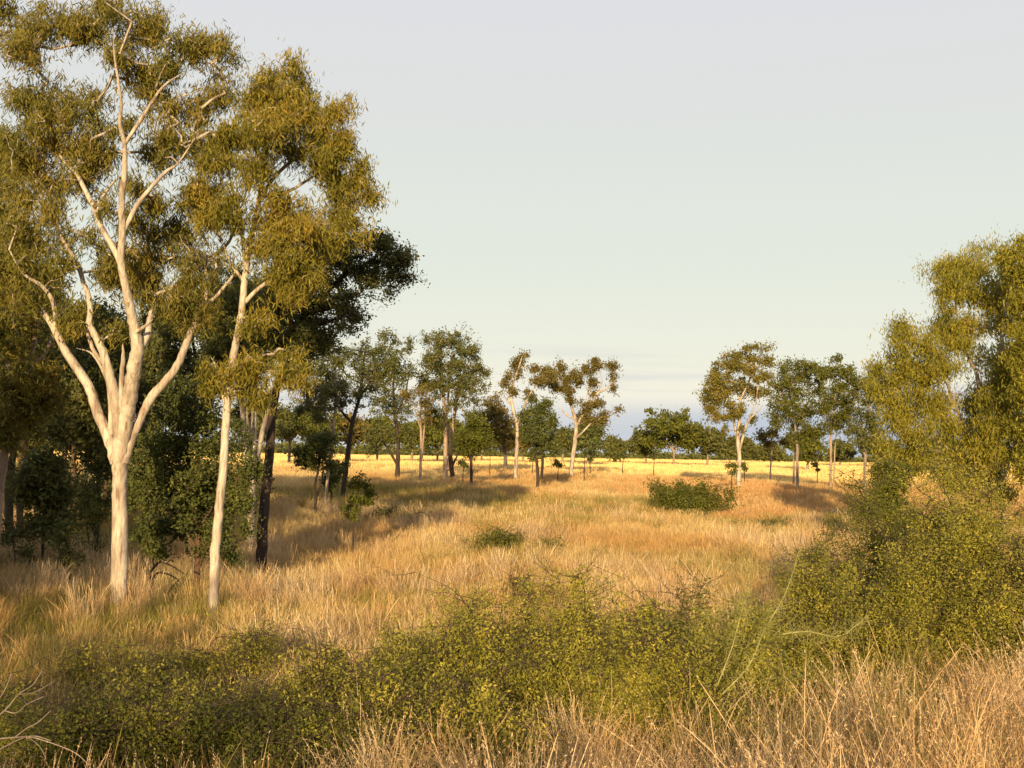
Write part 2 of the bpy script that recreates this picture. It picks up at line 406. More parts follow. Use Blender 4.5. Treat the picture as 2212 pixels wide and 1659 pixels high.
# -- the big forked white gum
tree('white_gum', 'large white-barked gum with a thick trunk forking into five pale limbs', 'tree', 23, 'white', 'gum', [
 [(258, 1290, 17.5), (259, 1205, 17), (259, 1086, 15.5), (259, 1026, 15), (258, 985, 17.5), (260, 950, 16)],
 [(250, 1000, 11), (238, 958, 12), (214, 898, 11), (196, 845, 10), (167, 797, 9.5), (140, 756, 8.5), (119, 714, 7.5), (101, 684, 6.5), (83, 660, 5.5), (79, 625, 4.5), (60, 585, 3.5), (66, 530, 3), (60, 470, 2)],
 [(119, 712, 6), (119, 672, 5), (110, 642, 5), (89, 616, 4), (50, 590, 3), (20, 540, 2)],
 [(258, 985, 12), (259, 940, 13), (250, 866, 11), (238, 815, 10), (226, 770, 9), (208, 729, 8), (193, 702, 7), (195, 672, 6), (190, 636, 5.5), (179, 607, 5), (170, 577, 5), (155, 550, 4.5), (140, 526, 4), (128, 500, 3.5), (100, 450, 3), (70, 380, 2)],
 [(225, 785, 5), (205, 762, 4.5), (193, 732, 4), (181, 702, 3), (160, 660, 2)],
 [(262, 985, 14), (270, 920, 16), (277, 880, 16), (283, 836, 15), (291, 791, 15), (297, 747, 13), (288, 702, 10.5), (280, 660, 10), (272, 620, 8), (262, 570, 7.5), (264, 500, 7), (263, 431, 6), (269, 372, 5.5), (269, 312, 4.5), (259, 268, 3.6), (262, 223, 3), (256, 178, 2.4), (247, 119, 1.8), (244, 60, 1)],
 [(262, 575, 6), (244, 532, 6), (220, 494, 6), (202, 446, 5.5), (184, 411, 5), (167, 378, 4), (140, 351, 3), (110, 300, 2), (100, 250, 1)],
 [(266, 500, 5), (298, 440, 4.5), (327, 405, 4.2), (357, 372, 3.4), (385, 352, 2.2), (420, 300, 1.2)],
 [(297, 757, 9), (318, 726, 7.5), (324, 684, 6.5), (345, 645, 5.5, 1), (372, 622, 5.5), (430, 575, 5), (494, 523, 3.5), (520, 450, 2), (540, 390, 1, 1.8)],
 [(268, 1000, 10), (277, 970, 9.5), (298, 916, 9), (324, 863, 10), (357, 824, 9), (384, 788, 8), (402, 744, 7.5), (414, 714, 6.5), (429, 684, 6), (440, 660, 5.5), (446, 628, 4), (446, 592, 3.5), (440, 540, 2)],
 [(440, 662, 4), (464, 643, 4), (482, 622, 3.5), (500, 600, 3), (525, 560, 2)],
 [(446, 620, 3), (467, 583, 3), (461, 553, 2.5), (448, 530, 1.5)],
 [(262, 880, 5), (262, 830, 5), (266, 776, 4.5), (265, 741, 3)],
 [(240, 940, 6), (238, 866, 5), (229, 815, 4), (200, 765, 2.5), (165, 752, 1.5)],
 [(269, 312, 4), (310, 250, 3.5), (350, 190, 2.5), (390, 160, 2)],
 [(290, 720, 4), (320, 700, 3), (330, 690, 2)],
 [(205, 450, 3), (240, 400, 2.5), (262, 380, 2)],
], [
 (100, 60, 80, 55), (190, 40, 60, 50), (260, 30, 75, 55), (330, 70, 55, 60), (385, 120, 55, 50), (20, 60, 60, 60), (350, 150, 60, 50), (430, 100, 45, 45), (480, 110, 35, 40),
 (60, 110, 70, 40), (180, 215, 40, 40), (40, 200, 45, 45), (300, 160, 50, 50), (120, 230, 45, 35), (360, 230, 50, 45), (430, 220, 50, 45), 
 (60, 300, 70, 50), (170, 310, 45, 45), (230, 330, 35, 45), (110, 370, 60, 45), (30, 390, 60, 50), (200, 370, 40, 35), (400, 320, 55, 45), (340, 300, 40, 40),
 (30, 510, 45, 60), (60, 570, 40, 40), (120, 470, 40, 35), (300, 500, 50, 40), (370, 470, 60, 45), (420, 430, 50, 40), (260, 560, 40, 50), (215, 590, 40, 45), (190, 660, 45, 30), (160, 690, 38, 34), (300, 610, 50, 45), (340, 660, 50, 45), (380, 640, 60, 40), (430, 690, 40, 40), (310, 560, 45, 35), (400, 580, 50, 35), (60, 640, 25, 30), (245, 690, 24, 30), (470, 300, 50, 50), (262, 290, 34, 30, -1.3), (300, 400, 30, 26, -1.2), (236, 130, 34, 30, -1.0), (215, 450, 28, 26, -1.2), (330, 440, 34, 26, -1.0), (280, 470, 26, 24, -1.2), (350, 350, 30, 24, -1.0), (150, 560, 30, 26, -1.0), (250, 380, 22, 22, -1.2)],
 118000, per=50, L=.135, Wd=.021, droop=.68, puff=.24, twig='white', sides=16, deep=1.0, tw=1.7, ffrac=.40,
 fill=[(230, 130, 240, 110, .3), (120, 320, 150, 150, -.2), (310, 330, 150, 150, -.3), (80, 560, 110, 110, .2), (260, 560, 150, 90, -.1), (400, 580, 120, 100, .2), (440, 180, 80, 90, .2)])
# -- slender white gum
tree('white_gum', 'slender leaning white gum standing between the forked gum and the dark ironbark', 'tree', 22.5, 'white', 'gold', [
 [(461, 1290, 11.5), (464, 1220, 10.5), (470, 1131, 10), (479, 1044, 9), (486, 950, 8.5), (490, 884, 8.5), (498, 825, 8.5), (503, 775, 8.5), (513, 725, 8), (521, 679, 7.5), (525, 636, 7.5), (530, 593, 7), (536, 550, 6.5), (540, 520, 6), (554, 468, 5.5), (562, 417, 5), (574, 337, 4), (578, 270, 3), (590, 200, 2)],
 [(527, 655, 5), (559, 623, 4.5), (589, 603, 4), (625, 580, 3), (660, 540, 2)],
 [(526, 608, 4), (510, 585, 3.5), (496, 565, 3), (480, 520, 2)],
 [(530, 575, 4), (523, 510, 4), (518, 460, 3), (500, 400, 2.5), (490, 330, 2)],
 [(556, 440, 4), (590, 385, 4), (629, 349, 4), (673, 314, 3.5), (676, 282, 3), (690, 230, 2)],
 [(568, 425, 3.5), (625, 412, 3.5), (677, 381, 3), (725, 353, 2.5), (760, 310, 2)],
 [(545, 500, 4), (590, 480, 3.5), (620, 455, 3), (660, 440, 2)],
 [(560, 470, 3), (640, 520, 3), (697, 512, 3), (741, 480, 2.5), (780, 440, 2)],
 [(490, 890, 5), (481, 850, 4), (470, 800, 3), (455, 770, 2)],
 [(572, 350, 3), (540, 290, 2.5), (520, 230, 2)],
], [
 (590, 190, 55, 50), (635, 150, 32, 42), (540, 210, 50, 45), (660, 230, 60, 50), (720, 250, 40, 45), (600, 270, 70, 50), (690, 310, 55, 35), (520, 290, 50, 50), (740, 320, 40, 40), (790, 345, 25, 25),
 (480, 350, 50, 45), (540, 360, 50, 40), (450, 410, 45, 45), (510, 450, 50, 40), (620, 430, 40, 32), (700, 390, 45, 30), (770, 400, 40, 32), (800, 440, 28, 30), (740, 440, 45, 35), (590, 520, 45, 35), (650, 490, 50, 35), (720, 500, 45, 35), (770, 480, 35, 30), (610, 560, 45, 28), (670, 560, 45, 35), (470, 470, 40, 40),
 (490, 790, 50, 28), (530, 810, 60, 28), (600, 780, 60, 32), (650, 800, 55, 30), (560, 840, 50, 22), (470, 830, 35, 25), (640, 600, 35, 35), (600, 640, 40, 30), (560, 700, 40, 30)],
 92000, per=50, L=.13, Wd=.021, droop=.66, puff=.24, sides=14, deep=1.0, twig='white', tw=1.6, ffrac=.40,
 fill=[(600, 300, 140, 150, .4), (700, 400, 120, 120, .4), (560, 480, 150, 100, .5), (660, 560, 120, 70, .4), (480, 420, 80, 110, .3)])
# -- ironbark
tree('ironbark_tree', 'dark rough-barked tree with one long limb reaching right against the sky', 'tree', 29, 'dark', 'dark', [
 [(564, 1226, 12.5), (567, 1150, 11.5), (573, 1076, 10.5), (582, 990, 10), (588, 897, 9), (600, 832, 8), (615, 785, 8), (629, 742, 8), (642, 702, 7), (672, 673, 6.5), (701, 636, 6), (741, 597, 5.5), (774, 580, 4), (807, 563, 3.5), (850, 573, 2)],
 [(744, 592, 4), (751, 547, 4), (765, 515, 3), (800, 500, 2)],
 [(629, 755, 6), (672, 712, 4.5), (720, 690, 3), (770, 680, 2)],
 [(590, 860, 5), (565, 850, 4), (545, 855, 3)],
 [(610, 800, 5), (600, 740, 4), (600, 680, 3), (620, 620, 2)],
 [(700, 640, 4), (680, 590, 3), (670, 540, 2)],
], [(835, 550, 55, 38), (870, 580, 36, 38), (800, 600, 40, 18), (780, 520, 50, 28), (850, 610, 30, 20), (730, 660, 55, 26), (770, 690, 45, 22), (700, 700, 50, 30), (700, 560, 55, 40), (640, 600, 60, 50), (590, 650, 50, 45), (720, 540, 50, 40), (660, 660, 40, 35), (640, 740, 60, 36), (560, 720, 40, 50), (760, 640, 30, 16), (690, 760, 40, 30)],
 50000, per=40, L=.08, Wd=.038, droop=.25, puff=.22, sides=12, tw=1.4, ffrac=.3,
 fill=[(700, 620, 140, 120, .3), (640, 740, 110, 60, .2), (820, 580, 80, 50, 0)])
# -- left edge gum, leaning
tree('white_gum', 'pale gum leaning in from the left edge with bare crossing branches', 'tree', 27, 'pink', 'gum', [
 [(-8, 1100, 11), (2, 1030, 10), (12, 967, 9), (24, 908, 9), (40, 860, 8), (58, 800, 7), (75, 730, 6), (85, 660, 5), (95, 590, 3)],
 [(40, 860, 6), (20, 790, 5), (22, 720, 4.5), (40, 650, 4), (45, 580, 3)],
 [(58, 800, 5), (100, 760, 4), (120, 700, 3), (150, 640, 2)],
 [(20, 790, 4), (-20, 740, 3.5), (-40, 660, 3)],
 [(60, 780, 3), (20, 775, 2.5), (-30, 790, 2)],
], [(20, 700, 50, 60), (-30, 600, 60, 60), (40, 560, 50, 60), (-20, 450, 60, 60), (30, 860, 60, 50), (90, 620, 40, 50), (-10, 330, 60, 60), (70, 820, 50, 35), (10, 930, 40, 30), (110, 850, 40, 40)],
 42000, per=50, L=.15, Wd=.03, droop=.5, puff=.3, deep=1.3)
# -- dense green understory tree
tree('bushy_tree', 'dense dark green bushy tree filling the gap between the two white gums', 'tree', 26, 'brown', 'green', [
 [(425, 1255, 7), (428, 1180, 6.5), (420, 1100, 6), (410, 1020, 5), (400, 940, 4), (400, 880, 3)],
 [(428, 1190, 4), (390, 1130, 4), (350, 1060, 3), (320, 1000, 2)],
 [(424, 1150, 4), (460, 1090, 3.5), (490, 1010, 2.5)],
 [(420, 1255, 4), (440, 1200, 3.5), (470, 1150, 3), (500, 1180, 2)],
], [(400, 900, 75, 60), (350, 960, 60, 55), (450, 950, 55, 60), (330, 1040, 45, 50), (400, 1040, 70, 60), (480, 1060, 60, 55), (360, 1130, 60, 45), (440, 1130, 60, 55), (520, 1090, 45, 50), (540, 1040, 35, 45), (490, 1160, 45, 35), (300, 1080, 28, 28), (400, 840, 60, 40), (500, 1200, 25, 18), (340, 1180, 40, 25)],
 64000, per=40, L=.072, Wd=.04, droop=.15, puff=.2, twig='twig', sides=8, ffrac=.45, fill=[(420, 1020, 140, 180, 0), (480, 1100, 90, 110, -.2)])
# -- pale multi-stem gum behind
tree('white_gum', 'cluster of pale straight stems behind the dark ironbark trunk', 'tree', 36, 'white', 'mid', [
 [(543, 1060, 8), (545, 1010, 7), (548, 940, 6), (549, 870, 6), (552, 780, 5), (556, 690, 3)],
 [(540, 1030, 6), (531, 990, 6), (527, 930, 5.5), (521, 870, 5), (510, 790, 4), (500, 700, 2)],
 [(548, 1020, 6), (557, 980, 6), (567, 930, 5.5), (578, 890, 5), (600, 810, 4), (625, 730, 2)],
 [(535, 1010, 4.5), (537, 950, 4.5), (533, 880, 4)],
], [(510, 730, 60, 60), (570, 720, 60, 60), (630, 740, 45, 50), (450, 700, 60, 60), (540, 650, 70, 50), (480, 620, 60, 50), (600, 640, 50, 50), (520, 800, 40, 30)],
 30000, per=44, L=.15, Wd=.045, droop=.4, puff=.34)
# -- the wood behind, left
FW = [
 (22, 1210, 10, 33, 'dark', 'trees in the dark wood at the left', 'black-trunked tree nearest the left edge of the wood', [(20, 1060), (30, 960), (28, 860), (35, 760)]),
 (44, 1170, 8, 37, 'brown', '', 'brown-trunked tree just right of the black trunk in the wood', [(42, 1050), (55, 950), (60, 850), (50, 740)]),
 (92, 1240, 3.5, 30, 'dark', '', 'thin dark sapling trunk in front of the wood', [(93, 1150), (96, 1080), (94, 1020), (90, 980)]),
 (207, 1205, 7, 34, 'dark', '', 'dark trunk close behind the forked white gum', [(210, 1100), (216, 1000), (222, 880), (228, 780)]),
 (125, 1150, 4.5, 40, 'brown', '', 'thin reddish trunk curving up in the middle of the wood', [(128, 1060), (146, 960), (152, 880), (158, 780)]),
 (160, 1130, 6, 42, 'brown', '', 'brown trunk deep inside the wood behind the curving one', [(158, 1040), (162, 940), (178, 850), (190, 760)]),
 (190, 1140, 5, 46, 'grey', '', 'grey trunk farthest back between the dark trunks', [(188, 1050), (192, 930), (200, 840), (205, 760)]),
 (75, 1140, 5, 44, 'grey', '', 'slim grey trunk at the back of the left wood', [(73, 1050), (78, 950), (90, 850), (95, 760)]),
 (318, 1120, 6, 42, 'brown', '', 'brown trunk hidden behind the dense bushy tree', [(320, 1000), (330, 900), (350, 800), (345, 700)]),
 (430, 1110, 6, 40, 'dark', '', 'dark trunk rising behind the slender white gum', [(428, 1000), (420, 900), (425, 800), (410, 700)]),
]
FB = [
 [(10, 820, 50, 60), (-20, 700, 60, 60), (40, 700, 50, 50), (60, 900, 40, 40)],
 [(60, 780, 55, 60), (90, 680, 50, 60), (50, 880, 50, 45), (60, 980, 40, 35)],
 [(90, 1010, 40, 32), (70, 1060, 35, 30), (120, 1080, 35, 40), (95, 1130, 40, 30)],
 [(225, 800, 50, 60), (200, 900, 45, 50), (250, 720, 50, 60), (215, 1000, 30, 40), (210, 1080, 30, 30)],
 [(150, 800, 50, 60), (120, 900, 50, 45), (160, 700, 50, 50), (140, 980, 40, 40)],
 [(190, 760, 60, 60), (160, 860, 50, 50), (150, 960, 40, 40), (170, 1050, 30, 40)],
 [(200, 740, 60, 50), (180, 840, 60, 60), (190, 940, 50, 45), (185, 1030, 40, 30), (120, 1000, 40, 40)],
 [(90, 740, 60, 60), (80, 840, 60, 50), (70, 940, 50, 50), (30, 1000, 50, 30), (90, 1040, 40, 30)],
 [(340, 700, 60, 50), (330, 800, 60, 55), (360, 880, 50, 40), (290, 860, 45, 50), (300, 960, 40, 40)],
 [(420, 700, 60, 60), (440, 800, 60, 60), (400, 880, 50, 45), (480, 740, 50, 60), (380, 760, 50, 50), (520, 900, 30, 40)],
]
FW += [
 (6, 1150, 4, 41, 'dark', '', 'half-hidden dark trunk at the very left edge of the wood', [(8, 1060), (4, 950), (10, 850), (8, 760)]),
 (108, 1130, 3.5, 45, 'brown', '', 'thin straight trunk right of the slim grey trunk at the back', [(110, 1040), (112, 930), (108, 840), (112, 760)]),
 (141, 1125, 3, 48, 'dark', '', 'thinnest dark trunk between the reddish and the brown trunks', [(140, 1040), (134, 930), (138, 840), (140, 760)]),
 (226, 1135, 4.5, 44, 'brown', '', 'brown trunk showing just left of the forked gum fork', [(228, 1040), (232, 930), (230, 840), (236, 760)]),
 (292, 1130, 4, 45, 'dark', '', 'dark trunk between the forked gum and the bushy tree', [(296, 1040), (300, 930), (310, 840), (318, 760)]),
]
FB += [[(5, 780, 50, 60), (0, 880, 45, 50)], [(110, 780, 50, 60), (120, 880, 45, 40)], [(140, 780, 50, 60), (150, 880, 40, 40)], [(235, 760, 50, 60), (225, 860, 45, 50), (240, 940, 40, 30)], [(310, 760, 50, 60), (300, 860, 45, 50), (290, 940, 40, 40)]]
for (x, y, r, D, bk, _, lab, path), bl in zip(FW, FB):
    bl = [b for b in bl if b[1] < 950 or x in (92, 207, 22, 318)]
    pts = [(x, y, r)] + [(a, b, r * (.9 - .13 * k)) for k, (a, b) in enumerate(path)]
    tree('woodland_tree', lab, 'tree', D, bk, 'dark' if bk != 'grey' else 'mid', [pts, [(*path[1], r * .5), (path[1][0] + 40, path[1][1] - 90, r * .3)], [(*path[2], r * .5), (path[2][0] - 45, path[2][1] - 80, r * .3)]],
         bl, 15000 if r > 4 else 8000, per=40, L=.16, Wd=.06, droop=.35, puff=.36, group='trees in the dark wood at the left', deep=1.2, sides=8)
# understorey saplings at the wood edge
for (x, y, D, lab, bl) in [
 (148, 1262, 26, 'grey-green sapling left of the forked white gum', [(150, 1190, 32, 34), (130, 1160, 30, 30), (165, 1150, 26, 26)]),
 (30, 1262, 30, 'leafy sapling low at the left edge under the leaning gum', [(20, 1150, 40, 40), (55, 1180, 30, 30)]),
 (190, 1235, 31, 'yellowish bush just behind the forked gum trunk', [(195, 1110, 34, 40), (165, 1090, 30, 30), (205, 1160, 25, 30)]),
]:
    tree('sapling', lab, 'sapling', D, 'dark', 'mid' if x != 190 else 'bright', [[(x, y, 2.5), (x + 3, y - 50, 2), (x - 3, y - 100, 1.2)]], bl, 2400, per=22, L=.07, Wd=.03, droop=.2, puff=.22, sides=6)

# -- middle ground
T = [
 ('bush_tree', 'thin dark-trunked tree leaning right, with a low side fork', 54, 'dark', 'mid',
  [[(740, 1080, 6), (748, 1002, 5.5), (754, 957, 5), (763, 906, 4.5), (778, 853, 3.5), (783, 800, 3), (790, 750, 2)], [(760, 914, 3), (731, 880, 2.5), (715, 850, 2)], [(775, 860, 3), (800, 825, 2.5), (820, 790, 2)]],
  [(790, 750, 45, 40), (750, 780, 45, 35), (720, 820, 40, 35), (830, 790, 40, 40), (690, 850, 35, 35), (760, 840, 30, 18), (800, 830, 30, 20), (670, 800, 40, 35), (660, 880, 40, 35), (700, 770, 40, 40)], 11000),
 ('bush_tree', 'very slim pink-stemmed tree beside the dark-trunked leaning one', 49, 'pink', 'dark',
  [[(702, 1104, 3.5), (708, 1030, 3.2), (719, 942, 3), (724, 880, 2.6), (725, 820, 2)], [(720, 930, 2), (700, 890, 1.6), (690, 850, 1.2)]],
  [(720, 830, 30, 35), (690, 850, 35, 28), (740, 870, 20, 20), (670, 890, 28, 25)], 5000),
 ('small_tree', 'small twisted tree with dark green foliage left of the slim pink stems', 47, 'dark', 'green',
  [[(681, 1092, 3), (684, 1068, 2.8), (680, 1050, 2.5), (690, 1000, 2.5), (688, 950, 2)], [(684, 1075, 2), (692, 1050, 2), (700, 1000, 1.5)]],
  [(690, 960, 35, 32), (665, 990, 30, 20), (700, 1000, 25, 25), (650, 1000, 20, 12)], 5500),
 ('small_tree', 'little green tree at the foot of the leaning dark trunk', 51, 'dark', 'green',
  [[(714, 1090, 2.5), (717, 1060, 2.2), (722, 1020, 1.6)]], [(722, 1020, 24, 22), (735, 1005, 18, 16), (708, 1040, 16, 16)], 3600),
 ('sapling', 'lone feathery green sapling standing in the golden grass', 33, 'dark', 'bright',
  [[(762, 1180, 2.2), (765, 1130, 2), (772, 1080, 1.6), (778, 1040, 1)]],
  [(778, 1050, 22, 22), (770, 1085, 24, 18), (765, 1110, 20, 12), (800, 1060, 12, 16), (752, 1100, 12, 10)], 1500),
 ('bush_tree', 'dark upright tree with grey-green crown left of the tall white-stemmed tree', 80, 'dark', 'mid',
  [[(859, 1008, 5), (860, 956, 4.5), (853, 894, 3.5), (850, 830, 2.5), (855, 770, 2)], [(856, 1000, 3), (838, 970, 2.5), (815, 940, 1.5)], [(855, 900, 2.5), (875, 850, 2), (885, 800, 1.5)]],
  [(850, 745, 42, 34), (820, 790, 45, 40), (870, 800, 40, 45), (840, 860, 45, 40), (880, 740, 22, 18), (830, 930, 35, 40), (870, 920, 30, 40), (800, 960, 30, 28), (880, 960, 18, 22)], 9500),
 ('thin_tree', 'pair of bare thin trunks with sparse reddish twigs beside the tall white-stemmed tree', 78, 'pink', 'bronze',
  [[(908, 1015, 3), (910, 950, 2.6), (908, 900, 2.2), (912, 850, 1.6)], [(911, 990, 2.4), (916, 930, 2), (920, 870, 1.5)], [(909, 930, 1.6), (895, 880, 1.2), (885, 850, 1)]],
  [(912, 870, 26, 24), (890, 850, 20, 20), (925, 900, 22, 18)], 1500),
 ('tall_tree', 'tall rounded tree carried on several pale stems near the field centre', 82, 'pink', 'mid',
  [[(962, 1018, 5), (962, 931, 4.2), (958, 856, 3.4), (954, 800, 2.8), (948, 750, 2)], [(969, 1016, 4.5), (977, 931, 3.8), (987, 869, 3), (1001, 807, 2.2), (1005, 770, 1.6)], [(963, 920, 3), (968, 860, 2.6), (972, 800, 2), (975, 760, 1.5)], [(974, 950, 2.6), (985, 860, 2.2), (992, 800, 1.6)]],
  [(940, 740, 32, 30), (985, 730, 30, 28), (960, 770, 50, 35), (1010, 770, 34, 34), (1035, 800, 25, 30), (930, 800, 30, 34), (980, 810, 45, 34), (1020, 840, 35, 30), (945, 840, 36, 26), (1000, 870, 30, 20), (1045, 820, 14, 24), (915, 840, 18, 22), (1015, 890, 24, 14)], 14000),
 ('thin_tree', 'blackened stump-like trunk leaning against the foot of the pale stems', 81, 'dark', 'dark',
  [[(977, 1024, 5), (973, 990, 5), (972, 950, 3.5), (968, 915, 2)], [(976, 1010, 2.5), (985, 990, 2), (992, 975, 1)]],
  [(940, 890, 25, 22), (945, 920, 20, 20)], 1200),
 ('small_tree', 'round bright green small tree right of the pale stems', 72, 'dark', 'bright',
  [[(1018, 1028, 3.2), (1018, 995, 3), (1022, 960, 2), (1025, 930, 1.5)], [(1018, 1000, 2), (1008, 970, 1.5)]],
  [(1022, 920, 28, 24), (1005, 945, 28, 24), (1042, 948, 26, 24), (1022, 965, 38, 20)], 7500),
 ('bush_tree', 'bronze-leaved tree standing behind the round bright green small tree', 105, 'pink', 'bronze',
  [[(1092, 985, 4), (1088, 940, 3), (1080, 900, 2)], [(1090, 950, 2), (1065, 900, 1.5)]],
  [(1070, 875, 26, 24), (1050, 895, 24, 24), (1085, 905, 26, 24), (1060, 930, 34, 22), (1095, 940, 26, 24), (1080, 960, 34, 16)], 7000),
 ('white_gum', 'tall sparse white gum with thin see-through crown', 85, 'white', 'bronze',
  [[(1114, 1012, 4.2), (1117, 960, 4), (1117, 918, 3.6), (1108, 881, 3.4), (1103, 851, 3), (1110, 825, 2.4), (1120, 795, 2), (1128, 770, 1.2)], [(1117, 920, 3), (1128, 890, 2.5), (1140, 860, 2), (1155, 835, 1.5)], [(1103, 850, 1.8), (1095, 820, 1.5), (1092, 795, 1)], [(1107, 878, 1.6), (1092, 860, 1.4), (1085, 840, 1)]],
  [(1122, 785, 18, 18), (1105, 800, 18, 20), (1095, 820, 14, 18), (1130, 770, 12, 8), (1150, 820, 26, 18), (1165, 800, 18, 14), (1135, 850, 18, 14), (1110, 840, 16, 14), (1175, 815, 16, 16)], 3800),
 ('small_tree', 'dark purplish-green tree on two short trunks in the open grass', 68, 'dark', 'green',
  [[(1162, 1032, 3.5), (1160, 1005, 3.2), (1158, 980, 2.6), (1160, 940, 2), (1165, 900, 1.2)], [(1170, 1034, 3.2), (1172, 1000, 3), (1173, 960, 2), (1178, 910, 1.2)]],
  [(1168, 880, 28, 20), (1150, 910, 28, 28), (1185, 905, 24, 28), (1168, 945, 42, 30), (1165, 970, 38, 18)], 9500),
 ('white_gum', 'white gum with cloud-like separate leaf clumps and a long right limb', 88, 'white', 'bronze',
  [[(1235, 1005, 4.5), (1242, 955, 4.5), (1245, 918, 4), (1238, 890, 3.4), (1232, 869, 3), (1222, 831, 2.2), (1218, 800, 1.4)], [(1245, 922, 3.6), (1262, 893, 3.2), (1280, 872, 3), (1289, 851, 2.6), (1309, 841, 2), (1322, 825, 1.4)], [(1274, 880, 2.2), (1272, 850, 1.8), (1262, 830, 1.2)], [(1240, 905, 2), (1222, 895, 1.8), (1210, 880, 1.2)], [(1290, 850, 1.6), (1300, 825, 1.4), (1295, 800, 1)], [(1246, 945, 2.4), (1262, 930, 2), (1290, 905, 1.4), (1316, 915, 1)]],
  [(1198, 792, 20, 13), (1188, 806, 18, 12), (1208, 840, 22, 12), (1185, 825, 16, 12), (1220, 820, 16, 12), (1240, 812, 16, 14), (1255, 822, 16, 14), (1272, 800, 18, 14), (1290, 788, 18, 12), (1314, 800, 15, 14), (1322, 825, 10, 16), (1285, 830, 14, 12), (1280, 848, 7, 10), (1235, 845, 18, 12), (1225, 865, 14, 8), (1262, 878, 22, 12), (1290, 880, 22, 12), (1290, 905, 20, 12), (1310, 900, 14, 8), (1333, 886, 10, 6), (1265, 905, 18, 12)], 9500),
 ('white_gum', 'graceful pale gum at the right of the field with a domed open crown', 76, 'white', 'gum',
  [[(1596, 1050, 4.6), (1597, 985, 4.4), (1594, 955, 4.4), (1597, 910, 3.4), (1599, 868, 3), (1608, 845, 2.6), (1616, 829, 2.2), (1629, 790, 1.6), (1632, 765, 1)], [(1594, 960, 3), (1588, 925, 2.8), (1583, 895, 2.2), (1570, 870, 1.4)], [(1598, 970, 3), (1608, 933, 2.6), (1618, 907, 2.2), (1636, 890, 1.6), (1650, 872, 1)], [(1599, 868, 2), (1590, 840, 1.6), (1580, 820, 1)], [(1612, 920, 1.6), (1632, 870, 1.4), (1636, 840, 1)]],
  [(1632, 752, 26, 13), (1612, 770, 22, 14), (1585, 780, 30, 20), (1560, 805, 26, 20), (1600, 800, 36, 18), (1540, 830, 24, 20), (1570, 840, 36, 22), (1650, 790, 18, 18), (1648, 820, 24, 20), (1610, 835, 34, 20), (1525, 855, 18, 14), (1555, 870, 30, 20), (1640, 850, 24, 14), (1550, 905, 22, 16), (1590, 885, 30, 20), (1533, 885, 12, 12), (1630, 910, 10, 12), (1563, 925, 10, 10), (1600, 935, 9, 12)], 14000),
 ('bush_tree', 'leafy tree with two thin grey trunks right of the graceful pale gum', 82, 'grey', 'bright',
  [[(1723, 1047, 3.2), (1722, 1000, 3), (1722, 959, 2.8), (1716, 907, 2.2), (1710, 860, 1.6), (1712, 820, 1)], [(1714, 1044, 2.2), (1715, 990, 2), (1714, 940, 1.6)], [(1720, 930, 2), (1740, 880, 1.6), (1755, 850, 1)], [(1716, 900, 1.6), (1690, 865, 1.2), (1680, 840, 1)]],
  [(1700, 800, 40, 24), (1745, 795, 36, 22), (1680, 830, 30, 26), (1725, 830, 40, 24), (1765, 820, 26, 28), (1690, 890, 34, 24), (1740, 890, 30, 24), (1675, 920, 20, 16), (1720, 930, 26, 22), (1750, 925, 22, 22), (1715, 870, 34, 18)], 11500),
 ('bush_tree', 'tall thin pale-stemmed tree with bright green top', 80, 'pink', 'bright',
  [[(1794, 1052, 3), (1795, 1000, 2.8), (1795, 946, 2.6), (1800, 900, 2.2), (1804, 855, 2), (1812, 820, 1.2)], [(1802, 1040, 1.8), (1803, 980, 1.7), (1807, 930, 1.5)], [(1797, 920, 1.6), (1780, 870, 1.2), (1775, 830, 1)], [(1803, 880, 1.4), (1825, 850, 1.1), (1838, 820, 1)]],
  [(1800, 785, 28, 16), (1830, 795, 22, 20), (1785, 810, 26, 20), (1840, 825, 16, 24), (1815, 835, 26, 16), (1780, 880, 22, 24), (1820, 890, 26, 24), (1790, 930, 26, 20), (1835, 870, 20, 16), (1770, 930, 14, 12)], 9000),
 ('bush_tree', 'dark-trunked tree partly covered by the big feathery tree at right', 78, 'grey', 'mid',
  [[(1867, 1042, 3.4), (1869, 990, 3.2), (1869, 946, 2.6), (1875, 890, 2), (1880, 840, 1.4)], [(1869, 985, 1.8), (1855, 950, 1.5), (1848, 930, 1)]],
  [(1865, 850, 30, 34), (1885, 810, 26, 26), (1850, 930, 26, 22), (1880, 900, 26, 30), (1870, 950, 34, 18), (1900, 950, 24, 26)], 8000),
 ('thin_tree', 'spindly umbrella-shaped tree between the graceful gum and the twin grey trunks', 100, 'pink', 'bronze',
  [[(1664, 1025, 1.8), (1666, 990, 1.7), (1668, 955, 1.3), (1660, 935, 1)], [(1667, 968, 1.2), (1680, 940, .9)], [(1667, 968, 1.2), (1648, 948, .9)]],
  [(1645, 945, 16, 7), (1672, 935, 16, 7), (1685, 950, 14, 6), (1655, 960, 14, 5)], 1600),
]
for nm, lab, D, bk, lf, limbs, bl, nl in T:
    k = D / 80
    ab = np.array([b[:4] for b in bl], float)
    x0, x1 = (ab[:, 0] - ab[:, 2]).min(), (ab[:, 0] + ab[:, 2]).max(); y0, y1 = (ab[:, 1] - ab[:, 3]).min(), (ab[:, 1] + ab[:, 3]).max()
    fl = [((x0 + x1) / 2, (y0 + y1) / 2, (x1 - x0) * .42, (y1 - y0) * .42, 0)] if nm not in ('white_gum', 'thin_tree', 'sapling') else ()
    tree(nm, lab, 'sapling' if nm == 'sapling' else 'tree', D, bk, lf, limbs, bl, int(nl * 1.3), per=22, L=.19 * max(.6, k), Wd=.07 * max(.55, k), droop=.35, puff=.34 * max(.45, k), sides=8, tw=1.6, fill=fl, ffrac=.33)

